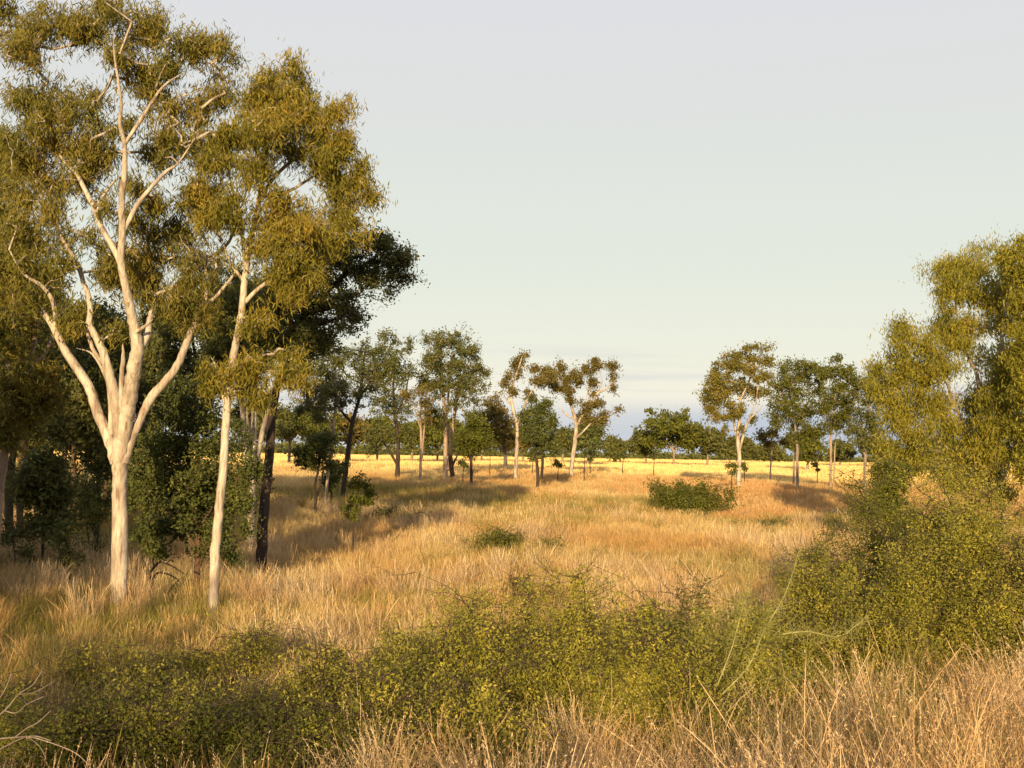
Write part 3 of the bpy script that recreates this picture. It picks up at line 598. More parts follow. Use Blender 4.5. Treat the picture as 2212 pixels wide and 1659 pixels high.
# -- big feathery wattles at right
tree('wattle_tree', 'big feathery yellow-green tree dominating the right edge', 'tree', 40, 'grey', 'wattle', [
 [(2165, 1065, 6.5), (2158, 1000, 6), (2146, 945, 5.5), (2138, 920, 5), (2118, 884, 4.5), (2111, 811, 4), (2090, 768, 3), (2070, 700, 2.2), (2060, 620, 1.5)],
 [(2146, 945, 5), (2155, 866, 4.5), (2160, 811, 4), (2165, 740, 3), (2170, 650, 2)],
 [(2156, 1000, 5), (2100, 940, 4), (2065, 880, 3.5), (2050, 840, 2.5), (2020, 780, 2)],
 [(2160, 1030, 5), (2110, 1000, 4), (2050, 970, 3), (2000, 930, 2)],
 [(2162, 1040, 5), (2190, 980, 4), (2200, 900, 3), (2210, 800, 2)],
], [(2035, 580, 35, 26), (2080, 570, 42, 34), (2130, 560, 45, 36), (2050, 630, 45, 35), (2110, 640, 55, 36), (2040, 690, 38, 34), (2090, 710, 50, 30), (2160, 620, 45, 45), (2180, 680, 45, 40), (2060, 745, 45, 26),
    (1945, 700, 24, 24), (1960, 740, 45, 36), (1930, 790, 46, 36), (1985, 790, 46, 40), (2030, 800, 40, 34), (1920, 840, 44, 34), (1970, 860, 48, 36), (2020, 870, 40, 30), (1930, 900, 42, 30), (1985, 920, 40, 32), (1960, 965, 40, 30), (2040, 930, 34, 30), (2090, 960, 50, 32), (2060, 1000, 40, 26), (2120, 1000, 40, 32), (2180, 800, 34, 50), (2195, 900, 34, 50), (2190, 970, 34, 34), (2150, 890, 46, 50, -1.6), (2140, 970, 50, 44, -1.6), (2165, 800, 40, 40, -1.4), (2110, 850, 46, 40, 1.2), (2170, 860, 46, 46, 1.0), (2110, 920, 46, 36, 1.0), (2150, 770, 46, 40, .8), (2000, 1010, 40, 24), (2090, 1035, 50, 24), (2150, 1045, 45, 22), (1905, 960, 22, 22), (1990, 975, 30, 22), (1895, 800, 16, 18)],
 110000, per=36, L=.15, Wd=.03, droop=.7, puff=.34, twig='grey', deep=1.1)
tree('wattle_tree', 'second feathery tree cut off by the right edge, its top the highest there', 'tree', 37, 'brown', 'wattle', [
 [(2225, 1060, 7), (2222, 960, 6), (2215, 850, 5), (2220, 740, 4), (2215, 620, 3), (2210, 540, 2)],
 [(2222, 900, 4), (2190, 830, 3), (2180, 760, 2)],
], [(2200, 530, 28, 26), (2220, 570, 40, 40), (2240, 640, 50, 50), (2225, 740, 45, 50), (2240, 840, 50, 50), (2225, 940, 45, 50), (2230, 1010, 45, 40)],
 36000, per=50, L=.15, Wd=.036, droop=.55, puff=.32, twig='brown')
tree('small_tree', 'darker green bush with bare lower twigs in front of the feathery tree', 'bush', 35, 'brown', 'bright', [
 [(1925, 1080, 3), (1920, 1040, 2.5), (1915, 1000, 1.6)], [(1928, 1080, 2.4), (1945, 1040, 2), (1955, 1000, 1.2)], [(1922, 1075, 2), (1900, 1040, 1.4), (1895, 1020, 1)]],
 [(1910, 1020, 26, 24), (1935, 1040, 30, 26), (1905, 1060, 24, 24), (1950, 1010, 20, 20), (1930, 1080, 34, 20), (1915, 1110, 40, 26), (1950, 1130, 40, 24)], 18000, per=30, L=.09, Wd=.032, droop=.3, puff=.2, sides=6)

# ------------------------------------------------------------------ bushes
def bush(label, px, ptop, D, w, h, leaf='shrub', n=16000, L=.038, Wd=.017, group='prickly bushes across the foreground', per=20, puff=.09, stems=11, twig='twig', name='prickly_bush', depth=None, seed=None, lift=.0):
    """a thorny bush of arching zig-zag stems; px = centre in the photograph, D metres away, w and h in metres"""
    rng = np.random.default_rng(seed if seed is not None else hash_str(label))
    depth = depth or w * .75
    b = P(px, ptop, D); gz = float(height(b[0], D))
    root = empty(name, (b[0], D, gz), label, 'bush', group)
    segA, segB, ra, rb, tips = [], [], [], [], []
    for s in range(stems):
        az = rng.uniform(0, 2 * math.pi); reach = rng.uniform(.25, 1.0)
        p = np.array([rng.normal(0, .18) * w * .4, rng.normal(0, .18) * depth * .4, -.05])
        tgt = np.array([math.cos(az) * reach * w / 2, math.sin(az) * reach * depth / 2, h * rng.uniform(.55, 1.0) * (1.08 - .55 * reach ** 2)])
        st = 9
        for k in range(st):
            t = (k + 1) / st
            q = np.array([tgt[0] * t ** 1.2, tgt[1] * t ** 1.2, tgt[2] * math.sin(t * 1.5) / math.sin(1.5)]) + rng.normal(0, .035, 3) * (1 + h) * .7
            segA.append(p); segB.append(q); r = .014 * (1 - t * .75) * (.7 + h * .3); ra.append(r); rb.append(r * .9)
            if k > 0:
                for _ in range(3):
                    a2 = rng.uniform(0, 6.28); ln = rng.uniform(.15, .5) * min(w, 1.6) * .45
                    e = q + np.array([math.cos(a2) * ln, math.sin(a2) * ln, rng.uniform(-.35, .8) * ln])
                    m = (q + e) / 2 + rng.normal(0, .04, 3)
                    segA += [q, m]; segB += [m, e]; ra += [.005, .004]; rb += [.004, .0025]
                    tips.append((m, e)); tips.append((q, m))
                    for _ in range(2):
                        e2 = e + rng.normal(0, 1, 3) * np.array([.13, .13, .11]) * (1 + .25 * h)
                        segA.append(m); segB.append(e2); ra.append(.0035); rb.append(.002); tips.append((m, e2))
            p = q
    for s in range(int(10 * w)):                       # bare thorny ends sticking out of the leaves
        m_, e_ = tips[rng.integers(len(tips))]
        p = e_; dr = unit(np.array([rng.normal(0, .7), rng.normal(0, .5), rng.uniform(.2, 1.0)]))
        for k in range(4):
            dr = unit(dr + rng.normal(0, .35, 3) - np.array([0, 0, .08 * k])); q = p + dr * .085 * (1 + h * .25)
            segA.append(p); segB.append(q); ra.append(.0052 - k * .001); rb.append(.0042 - k * .001)
            for _ in range(2):
                segA.append(q); segB.append(q + unit(rng.normal(0, 1, 3)) * .07); ra.append(.0028); rb.append(.001)
            p = q
    segA, segB = np.array(segA), np.array(segB)
    V, F = sticks(segA, segB, np.array(ra), np.array(rb))
    put('stems', mesh_from('stems', V, F), BM[twig], root, kind='stuff')
    ta = np.array([t[0] for t in tips]); tb = np.array([t[1] for t in tips])
    k = rng.integers(0, len(ta), n // per); k = np.repeat(k, per)
    t = np.repeat(rng.random(n // per), per)[:, None]
    C = ta[k] * (1 - t) + tb[k] * t + rng.normal(0, 1, (len(k), 3)) * puff * .6
    C[:, 2] = np.maximum(C[:, 2] * (1 - .6 * rng.random(len(C)) ** 2), .02 + rng.random(len(C)) * .1)
    V, F = leaves(C, L, Wd, .2, rng)
    put('foliage', mesh_from('foliage', V, F), LM[leaf], root, kind='stuff')
    return root

# px, D, w, h, leaves, label
BUSH = [
 (1300, 13.2, 2.8, 1.65, 30000, 'shrub', 'widest yellow-green prickly bush at the centre of the foreground'),
 (1050, 12.6, 2.2, 1.35, 21000, 'shrub', 'bushy yellow-green shrub just left of the widest central bush'),
 (1440, 14.6, 1.8, 1.55, 14000, 'bright', 'greener bush top rising behind the widest central bush'),
 (850, 13.2, 2.4, 1.2, 17000, 'shrub', 'twiggy half-bare shrub below the gap between ironbark and sapling'),
 (640, 12.6, 2.4, 1.05, 15000, 'shrub', 'low dull green shrub below the slender white gum'),
 (400, 11.8, 2.6, 1.0, 16000, 'shrub', 'low dark green shrub in front of the forked white gum'),
 (150, 11.6, 2.6, 1.0, 16000, 'shrub', 'sparse low shrub with yellow leaf tufts at the lower left'),
 (-60, 12.2, 2.4, 1.05, 10000, 'shrub', 'shrub cut off by the left edge above the grey dead branches'),
 (720, 10.8, 2.3, .9, 14000, 'bright', 'brownish low shrub in the dark hollow left of centre'),
 (530, 11.0, 2.3, .85, 13000, 'bright', 'dull green shrub bottom left of centre below the slender gum'),
 (270, 10.8, 2.3, .8, 12000, 'bright', 'dull green shrub low in the corner right of the dead branches'),
 (870, 11.2, 2.2, 1.0, 13000, 'shrub', 'dim shrub between the brownish low one and the central bushes'),
 (1170, 14.4, 2.4, 1.45, 16000, 'shrub', 'yellow-green bush filling the gap behind the two central bushes'),
 (960, 14.4, 2.2, 1.2, 13000, 'shrub', 'thorny bush with bare twig ends left behind the central bushes'),
 (1420, 12.4, 2.2, 1.2, 14000, 'shrub', 'yellow-flecked bush at the right foot of the widest central bush'),
 (1020, 10.6, 2.0, .85, 11000, 'shrub', 'shadowy shrub directly below the bushy yellow-green one'),
 (1600, 13.6, 2.5, 1.5, 19000, 'shrub', 'sprawling fine-twigged green bush right of the widest central bush'),
 (1780, 15.4, 2.8, 2.2, 22000, 'shrub', 'loose shrub where bare curved twigs stick out over the red grass'),
 (1960, 15.8, 3.3, 2.75, 34000, 'shrub', 'large prickly bush sloping up towards the right edge'),
 (2150, 16.4, 3.4, 3.05, 40000, 'shrub', 'tallest yellow-flecked prickly bush at the right edge'),
 (2090, 19.5, 4.0, 3.6, 30000, 'shrub', 'sunlit bush top behind the tallest right-hand bush'),
 (1950, 19.0, 4.0, 3.3, 30000, 'bright', 'bush below the feathery tree, left of the sunlit bush top'),
 (2290, 15.4, 2.6, 2.6, 22000, 'shrub', 'prickly bush cut off by the right edge above the pale grass'),
 (500, 15.5, 2.6, .95, 11000, 'shrub', 'thin straggly shrub in the grass before the slender white gum'),
 (250, 14.5, 2.6, .85, 11000, 'shrub', 'straggly weeds-like shrub in the grass before the forked gum'),
]
for (px, D, w, h, n, lf, lab) in BUSH:
    h *= 1.28 if 780 < px < 1650 else (1.18 if px < 780 else 1.05); n *= 1.1
    bush(lab, px, 1200, D, w, h, lf, int(n * (1.9 if px > 760 else 1.35)), stems=13 if h > 1.2 else 10, twig='greentwig' if px == 1600 else 'twig')
bush('rounded sunlit green bush alone in the middle of the far grass', 1480, 1050, 52, 4.8, 2.1, 'bright', 20000, L=.11, Wd=.05, per=20, puff=.22, stems=16, group='green bushes out in the field', name='round_bush')
bush('low spreading green bush in the golden grass below the white gums', 1110, 1110, 34, 4.4, .95, 'bright', 11000, L=.07, Wd=.03, per=20, puff=.16, group='green bushes out in the field', name='round_bush')
bush('small patch of green bush sunk in the grass behind the central shrubs', 1140, 1200, 24.5, 1.9, .8, 'bright', 4600, L=.05, Wd=.02, per=20, puff=.12, group='green bushes out in the field', name='round_bush')
bush('flat dark green creeper-like bush right of the rounded sunlit bush', 1650, 1090, 45, 2.6, .6, 'green', 4200, L=.09, Wd=.04, per=20, puff=.16, group='green bushes out in the field', name='round_bush')
bush('dim green bush behind the leaning dark trunk and the sapling', 850, 1110, 44, 3.2, .8, 'mid', 5000, L=.09, Wd=.04, per=20, puff=.2, group='green bushes out in the field', name='round_bush')
# tiny saplings far out
for (x, y, D, s, lab) in [
 (1580, 1045, 70, 1.3, 'tiny dark sapling beside the foot of the graceful pale gum'),
 (1608, 1030, 85, .9, 'small flat-topped sapling right of the graceful gum trunk'),
 (1262, 1022, 80, 1.7, 'skinny sapling right of the cloud-crowned white gum'),
 (1275, 1005, 100, 1.6, 'slim sapling standing against the bright far strip'),
 (1205, 1030, 78, 1.1, 'low clump hanging over the grass right of the two-trunked tree'),
 (1345, 1010, 100, 1.3, 'little dark sapling left of the wide spreading tree'),
 (1412, 1018, 95, 1.9, 'dark sapling in front of the wide spreading tree'),
 (1150, 1015, 95, 1.5, 'thin sapling between the sparse gum and the two-trunked tree'),
 (1058, 1015, 90, 2.0, 'bare-stemmed sapling in front of the bronze-leaved tree'),
 (1000, 1030, 75, 1.2, 'short sapling by the round bright green tree'),
 (1765, 1035, 92, 1.4, 'tiny sapling between the twin grey trunks and the pale stem')]:
    z = s / D * FPX
    tree('sapling', lab, 'sapling', D, 'dark', 'green', [[(x, y, 1.0), (x + 1, y - z * .5, .8), (x, y - z, .5)]], [(x, y - z * .9, z * .3, z * .22), (x + z * .1, y - z * .65, z * .25, z * .15)], 420, per=14, L=.13, Wd=.07, droop=.1, puff=.2, sides=5, group='saplings dotted over the field')

# ------------------------------------------------------------------ far trees
def far_tree(label, px, D, w, h, leaf, bark, seed, trunk_h=.2, pb=996):
    h = h * 1.15; s = FPX / D
    W2, H2 = w * s / 2, h * s
    rng = np.random.default_rng(seed)
    bl = [(px + rng.uniform(-.55, .55) * W2, pb - H2 * (trunk_h + (1 - trunk_h) * rng.uniform(.2, .78)), W2 * rng.uniform(.35, .6), H2 * rng.uniform(.14, .24)) for _ in range(7)]
    bl.append((px, pb - H2 * .62, W2 * .7, H2 * .22)); bl.append((px, pb - H2 * .45, W2 * .85, H2 * .2))
    tr = [(px, pb, .17 * s), (px + 1, pb - H2 * trunk_h, .14 * s), (px, pb - H2 * .7, .08 * s)]
    tree('far_tree', label, 'tree', D, bark, leaf, [tr, [(px, pb - H2 * trunk_h, .18 * s), (px + W2 * .5, pb - H2 * .6, .08 * s)], [(px, pb - H2 * trunk_h * 1.1, .18 * s), (px - W2 * .5, pb - H2 * .6, .08 * s)]],
         bl, int(2500 + 9 * w * h * 6), per=18, L=.5 * D / 170, Wd=.27 * D / 170, droop=.25, puff=.75, group='trees along the far side of the field', sides=6, seed=seed, tw=3)
FAR = [
 (1455, 165, 12, 7.2, 'bright', 'pink', 'wide spreading tree with reddish trunk standing alone across the field', 999),
 (1395, 172, 5, 4.6, 'mid', 'grey', 'rounded left shoulder tree touching the wide spreading tree', 998),
 (1528, 168, 6, 5.4, 'mid', 'grey', 'narrow darker tree at the right of the wide spreading tree', 1000),
 (1590, 210, 9, 4.6, 'mid', 'white', 'hazy pale-trunked tree seen behind the graceful gum', 999),
 (1328, 190, 4.4, 3.8, 'mid', 'grey', 'small pointed tree in the gap left of the wide spreading tree', 997),
 (1270, 150, 6, 5.2, 'green', 'grey', 'dark green round tree behind the cloud-crowned gum', 992),
 (1215, 175, 8, 5.0, 'mid', 'grey', 'dull tree between the two-trunked tree and the cloud-crowned gum', 992),
 (1130, 170, 9, 5.4, 'bronze', 'grey', 'bronze tree seen behind the sparse white gum', 990),
 (1040, 180, 9, 5.2, 'mid', 'grey', 'low tree behind the round bright green small tree', 989),
 (945, 170, 9, 5.6, 'bright', 'grey', 'olive tree seen through the pale stems', 987),
 (890, 150, 7, 5.0, 'bright', 'pink', 'yellow-lit tree behind the thin bare trunks', 986),
 (815, 160, 8, 5.2, 'bright', 'pink', 'yellow-green tree right of the leaning dark trunk far off', 984),
 (755, 150, 7, 4.8, 'bronze', 'grey', 'small bronze tree behind the leaning dark trunk', 983),
 (690, 140, 7, 5.6, 'bright', 'grey', 'olive tree behind the slim pink stems far off', 981),
 (625, 130, 8, 5.4, 'bright', 'grey', 'sunlit olive tree right of the ironbark trunk far off', 978),
 (560, 120, 8, 5.6, 'mid', 'grey', 'far tree glimpsed left of the ironbark trunk', 976),
 (1650, 260, 10, 4.0, 'mid', 'grey', 'low far tree behind the spindly umbrella tree', 1000),
 (1745, 150, 6.5, 4.2, 'bright', 'grey', 'yellow-green tree low between the two right-hand thin trees', 1003),
 (1815, 200, 6, 3.6, 'mid', 'grey', 'small far tree behind the pale-stemmed thin tree', 1001),
 (1900, 190, 9, 4.4, 'mid', 'grey', 'far tree mostly covered by the feathery tree', 1003),
 (2020, 170, 8, 4.0, 'mid', 'pink', 'far tree glimpsed under the feathery tree canopy', 1004),
]
for k, (px, D, w, h, lf, bk, lab, pb) in enumerate(FAR):
    far_tree(lab, px, D, w, h, lf, bk, 900 + k, pb=pb)
# the low wood on the horizon, too far to count: crowns of leaf clumps
def leaf_mass(name, centres, radii, n, L, leaf, label, seed):
    rng = np.random.default_rng(seed)
    k = rng.integers(0, len(centres), n)
    d = unit(rng.normal(0, 1, (n, 3))) * rng.random((n, 1)) ** .45
    C = centres[k] + d * radii[k]
    V, F = leaves(C, L, L * .55, .2, rng)
    o = put(name, mesh_from(name, V, F), LM[leaf], kind='stuff'); o['label'] = label
    return o
c, r = [], []
for k in range(420):
    Dk = R.uniform(330, 520); xk = R.uniform(-.62, .62) * Dk
    hh = R.uniform(1.6, 4.2) * (1.25 if xk < 0 else .85)
    c.append([xk, Dk, float(height(xk, Dk)) + hh * .45]); r.append([R.uniform(4, 9), R.uniform(3, 6), hh * .6])
leaf_mass('woodland', np.array(c), np.array(r), 60000, 1.3, 'mid', 'low dark wood along the horizon beyond the pale field', 5)
# unseen trees added behind the photographer to shade the foreground; more wood left of frame
c, r = [], []
sd = np.array([-math.sin(SUN_AZ), -math.cos(SUN_AZ)]); cr_ = np.array([math.cos(SUN_AZ), -math.sin(SUN_AZ)])
for k in range(90):
    s = R.uniform(-45, 55); dd = R.uniform(32, 38)
    p = sd * dd + cr_ * s
    top = float(np.interp(s, [-60, -10, -6, -1, 3, 9, 60], [14.5, 14.2, 11.5, 10.3, 9.6, 9.8, 9.8])) + R.uniform(-1.2, .4)  # tree tops shaped along the row to set how high the shade reaches
    c.append([p[0], p[1], top * .5]); r.append([2.6, 2.6, top * .5])
leaf_mass('woodland', np.array(c), np.array(r), 36000, .5, 'dark', 'unseen wood added behind the photographer for its shade', 6)
c, r = [], []
for k in range(26):
    x, y = R.uniform(-20, -11.8), R.uniform(7, 19)
    top = R.uniform(6.5, 9)
    c.append([x, y, top * .6]); r.append([1.9, 1.9, top * .42])
leaf_mass('woodland', np.array(c), np.array(r), 26000, .28, 'dark', 'the dark wood going on beyond the left edge', 8)

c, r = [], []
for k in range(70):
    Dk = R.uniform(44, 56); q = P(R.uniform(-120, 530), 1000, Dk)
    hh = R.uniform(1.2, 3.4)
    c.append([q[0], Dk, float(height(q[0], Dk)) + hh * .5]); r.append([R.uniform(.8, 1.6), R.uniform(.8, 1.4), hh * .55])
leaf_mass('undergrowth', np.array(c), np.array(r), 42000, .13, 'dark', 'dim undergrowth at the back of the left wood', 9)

# ------------------------------------------------------------------ dead wood
def dead_wood(label, D, lines, bark='grey', group=None):
    root = None
    for k, ln in enumerate(lines):
        pts = np.array([P(q[0], q[1], D + (q[3] if len(q) > 3 else 0)) for q in ln]); rad = np.array([q[2] for q in ln]) * D / FPX
        if root is None:
            org = pts[0].copy(); root = empty('dead_branch', org, label, 'dead branch', group)
        V, F, F3, _, _ = tube(pts - org, rad, 7, .15)
        put('branch', mesh_from('branch', V, F, F3, True), BM[bark], root)
    return root
dead_wood('broken arched dead branch standing between the two white gums', 24.5,
 [[(320, 1300, 4), (328, 1266, 3.4), (324, 1240, 3), (336, 1222, 2.8), (350, 1210, 2)], [(334, 1224, 1.6), (330, 1208, 1.2), (338, 1198, .8)], [(380, 1250, 1.2), (392, 1262, 1), (396, 1282, .7)], [(360, 1218, 1.2), (372, 1206, .9), (388, 1204, .6)], [(326, 1255, 3), (340, 1238, 2.5), (362, 1240, 2), (385, 1252, 1.3)], [(346, 1214, 2), (370, 1222, 1.6), (398, 1240, 1)]], 'dark')
dead_wood('thin arched dead twig lying in the grass left of the low spreading bush', 36,
 [[(870, 1150, 1.6), (885, 1120, 1.5), (905, 1107, 1.4), (922, 1112, 1.2), (930, 1125, 1)], [(905, 1108, 1), (895, 1125, .8), (880, 1135, .7)]], 'dark')
dead_wood('pale grey tangle of dead branches in the lower left corner', 9.2,
 [[(-60, 1600, 2.2, .5), (0, 1596, 2), (60, 1592, 1.6), (105, 1603, 1.3), (160, 1625, 1), (190, 1650, .7)], [(-40, 1570, 1.8), (10, 1535, 1.6), (40, 1500, 1.3), (70, 1480, 1), (90, 1450, .7)],
  [(30, 1594, 1.5), (60, 1572, 1.2), (80, 1562, 1), (110, 1535, .7)], [(-20, 1630, 1.6), (40, 1598, 1.4), (75, 1590, 1.1), (110, 1600, .8)], [(10, 1535, 1.2), (35, 1540, 1), (60, 1520, .9), (95, 1505, .6)],
  [(60, 1592, 1), (85, 1612, .8), (100, 1640, .6)], [(-30, 1540, 1.3), (5, 1500, 1.1), (25, 1455, .8)], [(40, 1500, .9), (75, 1495, .7), (120, 1470, .5)]])
# long green arching shoots of the sprawling bush
def shoot(label, D, ln):
    pts = np.array([P(q[0], q[1], D + .1 * k) for k, q in enumerate(ln)])
    pts[1:-1] += R.normal(0, .018, (len(pts) - 2, 3)); r = np.linspace(.009, .0025, len(pts))
    root = empty('green_shoot', pts[0], label, 'shoot', 'long green shoots of the sprawling bush')
    V, F, F3, C, _ = tube(pts - pts[0], r, 6)
    put('stem', mesh_from('stem', V, F, F3, True), BM['greentwig'], root)
    k = R.integers(2, len(C) - 1, 170); a = C[k]
    e = a + unit(R.normal(0, 1, a.shape)) * R.uniform(.05, .2, (len(a), 1))
    V, F = sticks(a, e, np.full(len(a), .0028), np.full(len(a), .001))
    put('leaf_stalks', mesh_from('leaf_stalks', V, F), BM['greentwig'], root, kind='stuff')
shoot('long green shoot arching up left over the sprawling bush', 11.4, [(1550, 1480), (1580, 1400), (1600, 1330), (1615, 1270), (1620, 1210)])
shoot('long green shoot slanting up right towards the large prickly bush', 11.2, [(1560, 1500), (1620, 1430), (1660, 1370), (1690, 1300), (1712, 1240), (1725, 1190)])
shoot('green shoot lying nearly level above the pale grass at right', 10.6, [(1690, 1370), (1750, 1366), (1810, 1375), (1850, 1355), (1875, 1330)])

# ------------------------------------------------------------------ grass
GM = {
 'gold': grass_mat('golden_dry_grass', [(.36, .25, .10), (.52, .37, .16), (.66, .50, .24), (.78, .64, .36)], (.82, .68, .56), .16),
 'pale': grass_mat('pale_straw_grass', [(.34, .23, .12), (.50, .36, .20), (.64, .48, .29), (.80, .66, .45)], (.84, .74, .62), .5),
 'red':  grass_mat('reddish_grass', [(.36, .19, .08), (.54, .31, .13), (.70, .45, .21)], (1.0, 1.1, 1.1), .2),
 'olive': grass_mat('olive_grass', [(.13, .12, .035), (.22, .19, .06), (.34, .26, .09), (.42, .32, .13)], (.8, .9, .6), .3),
 'straw': grass_mat('bright_straw_grass', [(.74, .53, .20), (.86, .64, .27), (.92, .72, .36)], (.97, .86, .75), .03),
}
def tuft(kind, seed, n, h, rad, w, lean=.25, seedhead=.25, kink=0.0, fluffy=False):
    rng = np.random.default_rng(seed)
    a = rng.uniform(0, 6.283, n); rr = rad * np.sqrt(rng.random(n))
    root = np.stack([np.cos(a) * rr, np.sin(a) * rr, np.full(n, -.03)], -1)
    hh = h * rng.uniform(.45, 1.12, n)
    la = rng.uniform(0, 6.283, n); lm = np.abs(rng.normal(0, lean, n))
    d = np.stack([np.cos(la), np.sin(la), np.zeros(n)], -1)
    fa = rng.uniform(0, 3.1416, n); wv = np.stack([np.cos(fa), np.sin(fa), np.zeros(n)], -1)
    head = rng.random(n) < seedhead
    ts = [0, .3, .62, .82, .93]
    rows = []
    kk = rng.normal(0, kink, (n, 3)) * h
    for k, t in enumerate(ts):
        c = root + d * (lm * t ** 1.8 * hh)[:, None] + np.array([0, 0, 1.0]) * (hh * t * (1 - .18 * np.minimum(lm, 1.5) * t))[:, None]
        if k >= 2: c = c + kk * (t - .4)
        wd = w * np.array([1, .9, .7, .5, .35])[k] * rng.uniform(.7, 1.3, n)
        if k >= 3: wd = np.where(head, w * (1.8 if k == 3 else 1.6), wd)
        rows += [c - wv * wd[:, None] / 2, c + wv * wd[:, None] / 2]
    tip = root + d * (lm * hh)[:, None] + np.array([0, 0, 1.0]) * (hh * (1 - .18 * np.minimum(lm, 1.5)))[:, None] + kk * .6
    V = np.stack(rows + [tip], 1).reshape(-1, 3)
    b = np.arange(n)[:, None] * 11
    F4 = np.concatenate([b + np.array([[2 * k, 2 * k + 1, 2 * k + 3, 2 * k + 2]]) for k in range(4)], 0)
    F3 = b + np.array([[8, 9, 10]])
    if fluffy:                                     # little spikelets up the last part of the seeding stems
        ti = V.reshape(n, 11, 3)[head]; t0, t1 = ti[:, 6], ti[:, 10]
        k = rng.integers(0, len(t0), len(t0) * 9); u = rng.random((len(k), 1))
        c = t0[k] * (1 - u) + t1[k] * u + rng.normal(0, .006, (len(k), 3))
        ax = unit(unit(t1[k] - t0[k]) + rng.normal(0, .45, (len(k), 3))); wd = unit(np.cross(ax, rng.normal(0, 1, (len(k), 3))))
        Q = np.stack([c - ax * .011, c + wd * .0028, c + ax * .013, c - wd * .0028], 1).reshape(-1, 3)
        F4 = np.concatenate([F4, len(V) + np.arange(len(Q)).reshape(-1, 4)]); V = np.vstack([V, Q])
    me = mesh_from('grass_tuft', V, F4, F3); me.materials.append(GM[kind])
    return me
def grass_field(name, label, pts, tufts, smin, smax, seed, tilt=.12):
    """one object of uncountable tufts, instanced on points by geometry nodes"""
    rng = np.random.default_rng(seed)
    n = len(pts)
    me = bpy.data.meshes.new(name)
    me.vertices.add(n)
    V = np.stack([pts[:, 0], pts[:, 1], height(pts[:, 0], pts[:, 1])], -1).astype(np.float32)
    me.vertices.foreach_set('co', V.ravel())
    rot = me.attributes.new('rot', 'FLOAT_VECTOR', 'POINT')
    rv = np.stack([rng.normal(0, tilt, n), rng.normal(0, tilt, n), rng.uniform(0, 6.283, n)], -1).astype(np.float32)
    rot.data.foreach_set('vector', rv.ravel())
    sc = me.attributes.new('size', 'FLOAT', 'POINT')
    s = rng.uniform(smin, smax, n)
    if pts.shape[1] > 2: s = s * pts[:, 2]
    sc.data.foreach_set('value', s.astype(np.float32))
    pk = me.attributes.new('pick', 'INT', 'POINT'); pk.data.foreach_set('value', rng.integers(0, len(tufts), n).astype(np.int32))
    o = bpy.data.objects.new(name, me); COL.objects.link(o); o['kind'] = 'stuff'; o['label'] = label
    ng = bpy.data.node_groups.new(name, 'GeometryNodeTree')
    ng.interface.new_socket('Geometry', in_out='INPUT', socket_type='NodeSocketGeometry')
    ng.interface.new_socket('Geometry', in_out='OUTPUT', socket_type='NodeSocketGeometry')
    N, K = ng.nodes, ng.links
    gi, go = N.new('NodeGroupInput'), N.new('NodeGroupOutput')
    g2i = N.new('GeometryNodeGeometryToInstance')
    for k, tm in enumerate(tufts):
        src = bpy.data.objects.new('grass_tuft', tm)
        oi = N.new('GeometryNodeObjectInfo'); oi.inputs[0].default_value = src
        K.new(oi.outputs['Geometry'], g2i.inputs[0])
    def named(a, t):
        x = N.new('GeometryNodeInputNamedAttribute'); x.data_type = t; x.inputs[0].default_value = a; return x.outputs[0]
    ip = N.new('GeometryNodeInstanceOnPoints'); ip.inputs['Pick Instance'].default_value = True
    K.new(gi.outputs[0], ip.inputs['Points']); K.new(g2i.outputs[0], ip.inputs['Instance'])
    K.new(named('pick', 'INT'), ip.inputs['Instance Index'])
    e2r = N.new('FunctionNodeEulerToRotation'); K.new(named('rot', 'FLOAT_VECTOR'), e2r.inputs[0]); K.new(e2r.outputs[0], ip.inputs['Rotation'])
    K.new(named('size', 'FLOAT'), ip.inputs['Scale'])
    K.new(ip.outputs[0], go.inputs[0])
    md = o.modifiers.new('tufts', 'NODES'); md.node_group = ng
    return o
def scatter(rng, y0, y1, dens, half=.56, pad=2.0):
    area = (half * (y1 ** 2 - y0 ** 2)) + 2 * pad * (y1 - y0)
    n = int(area * dens)
    y = np.sqrt(rng.uniform(y0 ** 2, y1 ** 2, n)); x = rng.uniform(-1, 1, n) * (half * y + pad)
    return x, y
rg = np.random.default_rng(31); rng0 = np.random.default_rng(32)
T_pale = [tuft('pale', 100 + k, 130, .95, .24, .0023, .42, .4, .10, True) for k in range(4)] + [tuft('pale', 110, 40, 1.12, .2, .0026, .35, .7, .09, True)]
T_brown = [tuft('red', 115 + k, 110, .85, .24, .0028, .5, .25, .13) for k in range(2)] + [tuft('olive', 118 + k, 110, .9, .24, .003, .5, .25, .13) for k in range(2)]
T_gold = [tuft('gold', 120 + k, 110, .68, .28, .0045, .36, .3, .05) for k in range(4)]
T_drift = [tuft('pale', 230 + k, 100, .92, .3, .0048, .3, .35, .05) for k in range(3)]
T_goldm = [tuft('gold', 140 + k, 130, .60, .55, .0085, .34, .3, .05) for k in range(3)]
T_straw = [tuft('straw', 160 + k, 110, .55, .95, .03, .25, .2) for k in range(3)]
T_red = [tuft('red', 180 + k, 70, .6, .36, .011, .3, .25) for k in range(3)]
T_olive = [tuft('olive', 200 + k, 90, .5, .28, .006, .5, .15, .04) for k in range(4)]
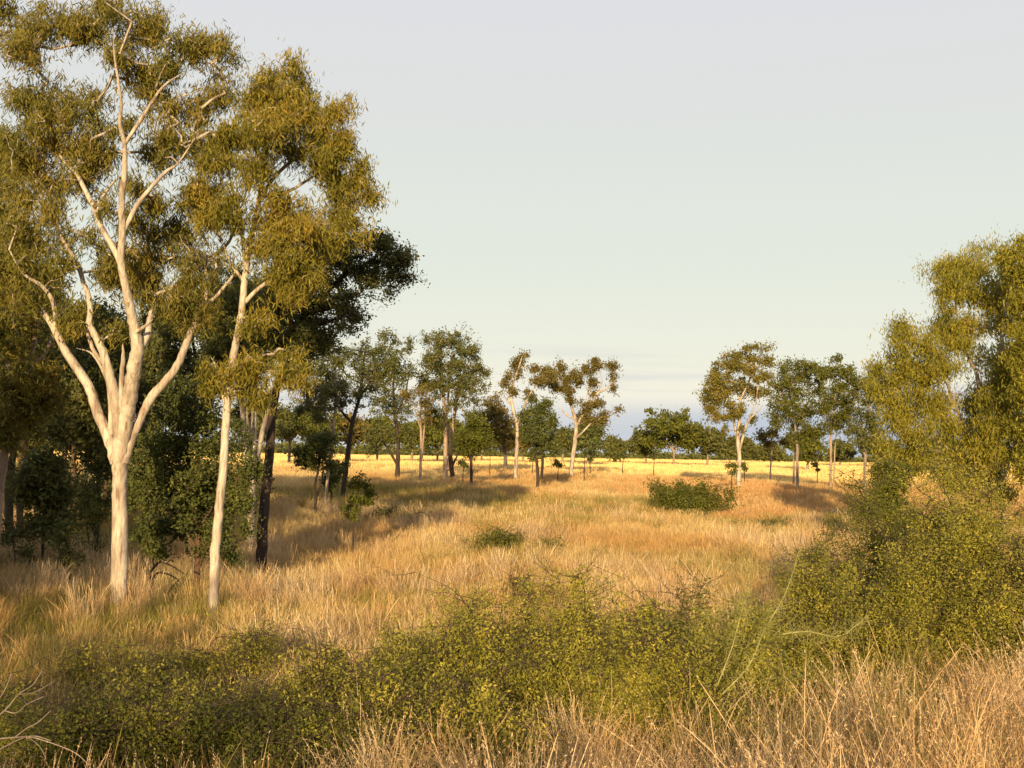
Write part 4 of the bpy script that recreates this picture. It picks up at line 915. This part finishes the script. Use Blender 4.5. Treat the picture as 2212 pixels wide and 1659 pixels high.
# near pale straw (taller to the right)
x, y = scatter(rg, 6.6, 15, 15)
fx = x / y * FPX + 1106
lim = np.interp(fx, [0, 500, 900, 1300, 1600, 1800, 1950, 2212], [9.0, 9.1, 9.9, 10.8, 11.6, 13.4, 14.3, 14.5]) + rg.normal(0, .6, len(x))
k = y < lim
hs = np.interp(fx, [0, 900, 1700, 2000, 2212], [.7, .85, 1.0, 1.15, 1.15]) * (.8 + .45 * fbm(x * .9, y * .9, 61, 2))
nz_ = fbm(x * 1.3, y * 1.3, 71, 2)
gap = (nz_ > .30) | (rng0.random(len(x)) < .35)
other = (fbm(x * .7, y * .7, 72, 2) > .52) & (rng0.random(len(x)) < .75)
near = np.stack([x, y, hs * (.7 + .5 * nz_)], -1)
grass_field('dry_grass', 'tall pale dry grass along the front of the picture', near[k & gap & ~other], T_pale, .75, 1.25, 41, .2)
grass_field('mixed_grass', 'brown and olive grass tangled through the pale grass at the front', near[k & gap & other], T_brown, .75, 1.15, 48, .2)
k2 = ~k | (rg.random(len(x)) < .25)
x2, y2 = scatter(rg, 7, 30, 7)
fx2 = x2 / y2 * FPX + 1106
om = np.clip(1.25 - (fx2 - 450) / 700, .10, 1) * (1 - .7 * sstep(24, 31, y2)) + .3 * (fbm(x2 * .4, y2 * .4, 50) > .58)
k = rg.random(len(x2)) < om
grass_field('olive_grass', 'olive and green grass in the shade under the gums', np.stack([x2, y2, np.full(len(x2), 1.0)], -1)[k], T_olive, .7, 1.25, 42, .2)
x, y = scatter(rg, 11, 46, 7)
fx = x / y * FPX + 1106
patch = fbm(x * .22, y * .22, 77)
km = (rg.random(len(x)) < np.clip((fx - 250) / 500, .25, 1)) & (patch < .72)
hm = .62 + 1.15 * (fbm(x * .45, y * .45, 12) - .28)
grass_field('dry_grass', 'golden dry grass over the middle of the field', np.stack([x, y, hm], -1)[km], T_gold, .75, 1.2, 43, .14)
x, y = scatter(rg, 40, 130, 2.0)
redm = np.clip(sstep(2, 12, x) * (1 - sstep(76, 100, y)) * 1.1 + .45 * (fbm(x * .09, y * .09, 21) > .55), 0, .95)
isr = rg.random(len(x)) < redm
hm = .65 + .7 * (fbm(x * .15, y * .15, 14) - .3)
pts = np.stack([x, y, hm], -1)
grass_field('dry_grass', 'golden dry grass on the rise around the scattered trees', pts[~isr], T_goldm, .8, 1.3, 44, .12)
grass_field('reddish_grass', 'orange-red grass in the right half of the field', pts[isr], T_red, .8, 1.2, 45, .14)
x, y = scatter(rg, 15, 46, 2.4)
k = fbm(x * .28, y * .28, 91) > .52
x3, y3 = scatter(rg, 24, 62, 2.6)
k3 = fbm(x3 * .16 + 9, y3 * .16, 33) > .56
grass_field('olive_grass', 'olive green patches out in the golden field', np.stack([x3, y3, np.full(len(x3), 1.15)], -1)[k3], T_olive, .9, 1.5, 49, .2)
x4, y4 = scatter(rg, 16, 48, 3.2)
k4 = fbm(x4 * .38 + 3, y4 * .38, 39) > .57
grass_field('dry_grass', 'taller pale feathery drifts in the golden grass', np.stack([x4, y4, np.full(len(x4), 1.0)], -1)[k4], T_drift, .75, 1.25, 50, .16)
grass_field('reddish_grass', 'rusty grass patches among the golden grass', np.stack([x, y, np.full(len(x), .9)], -1)[k], T_red, .6, 1.0, 46, .14)
x, y = scatter(rg, 104, 340, .5, .6)
grass_field('straw_grass', 'bright straw-yellow grass of the sunlit far field', np.stack([x, y, np.full(len(x), 1.0)], -1), T_straw, .8, 1.25, 47, .08)
print('TRIS', sum(len(o.data.polygons) for o in COL.objects if o.type == 'MESH'))
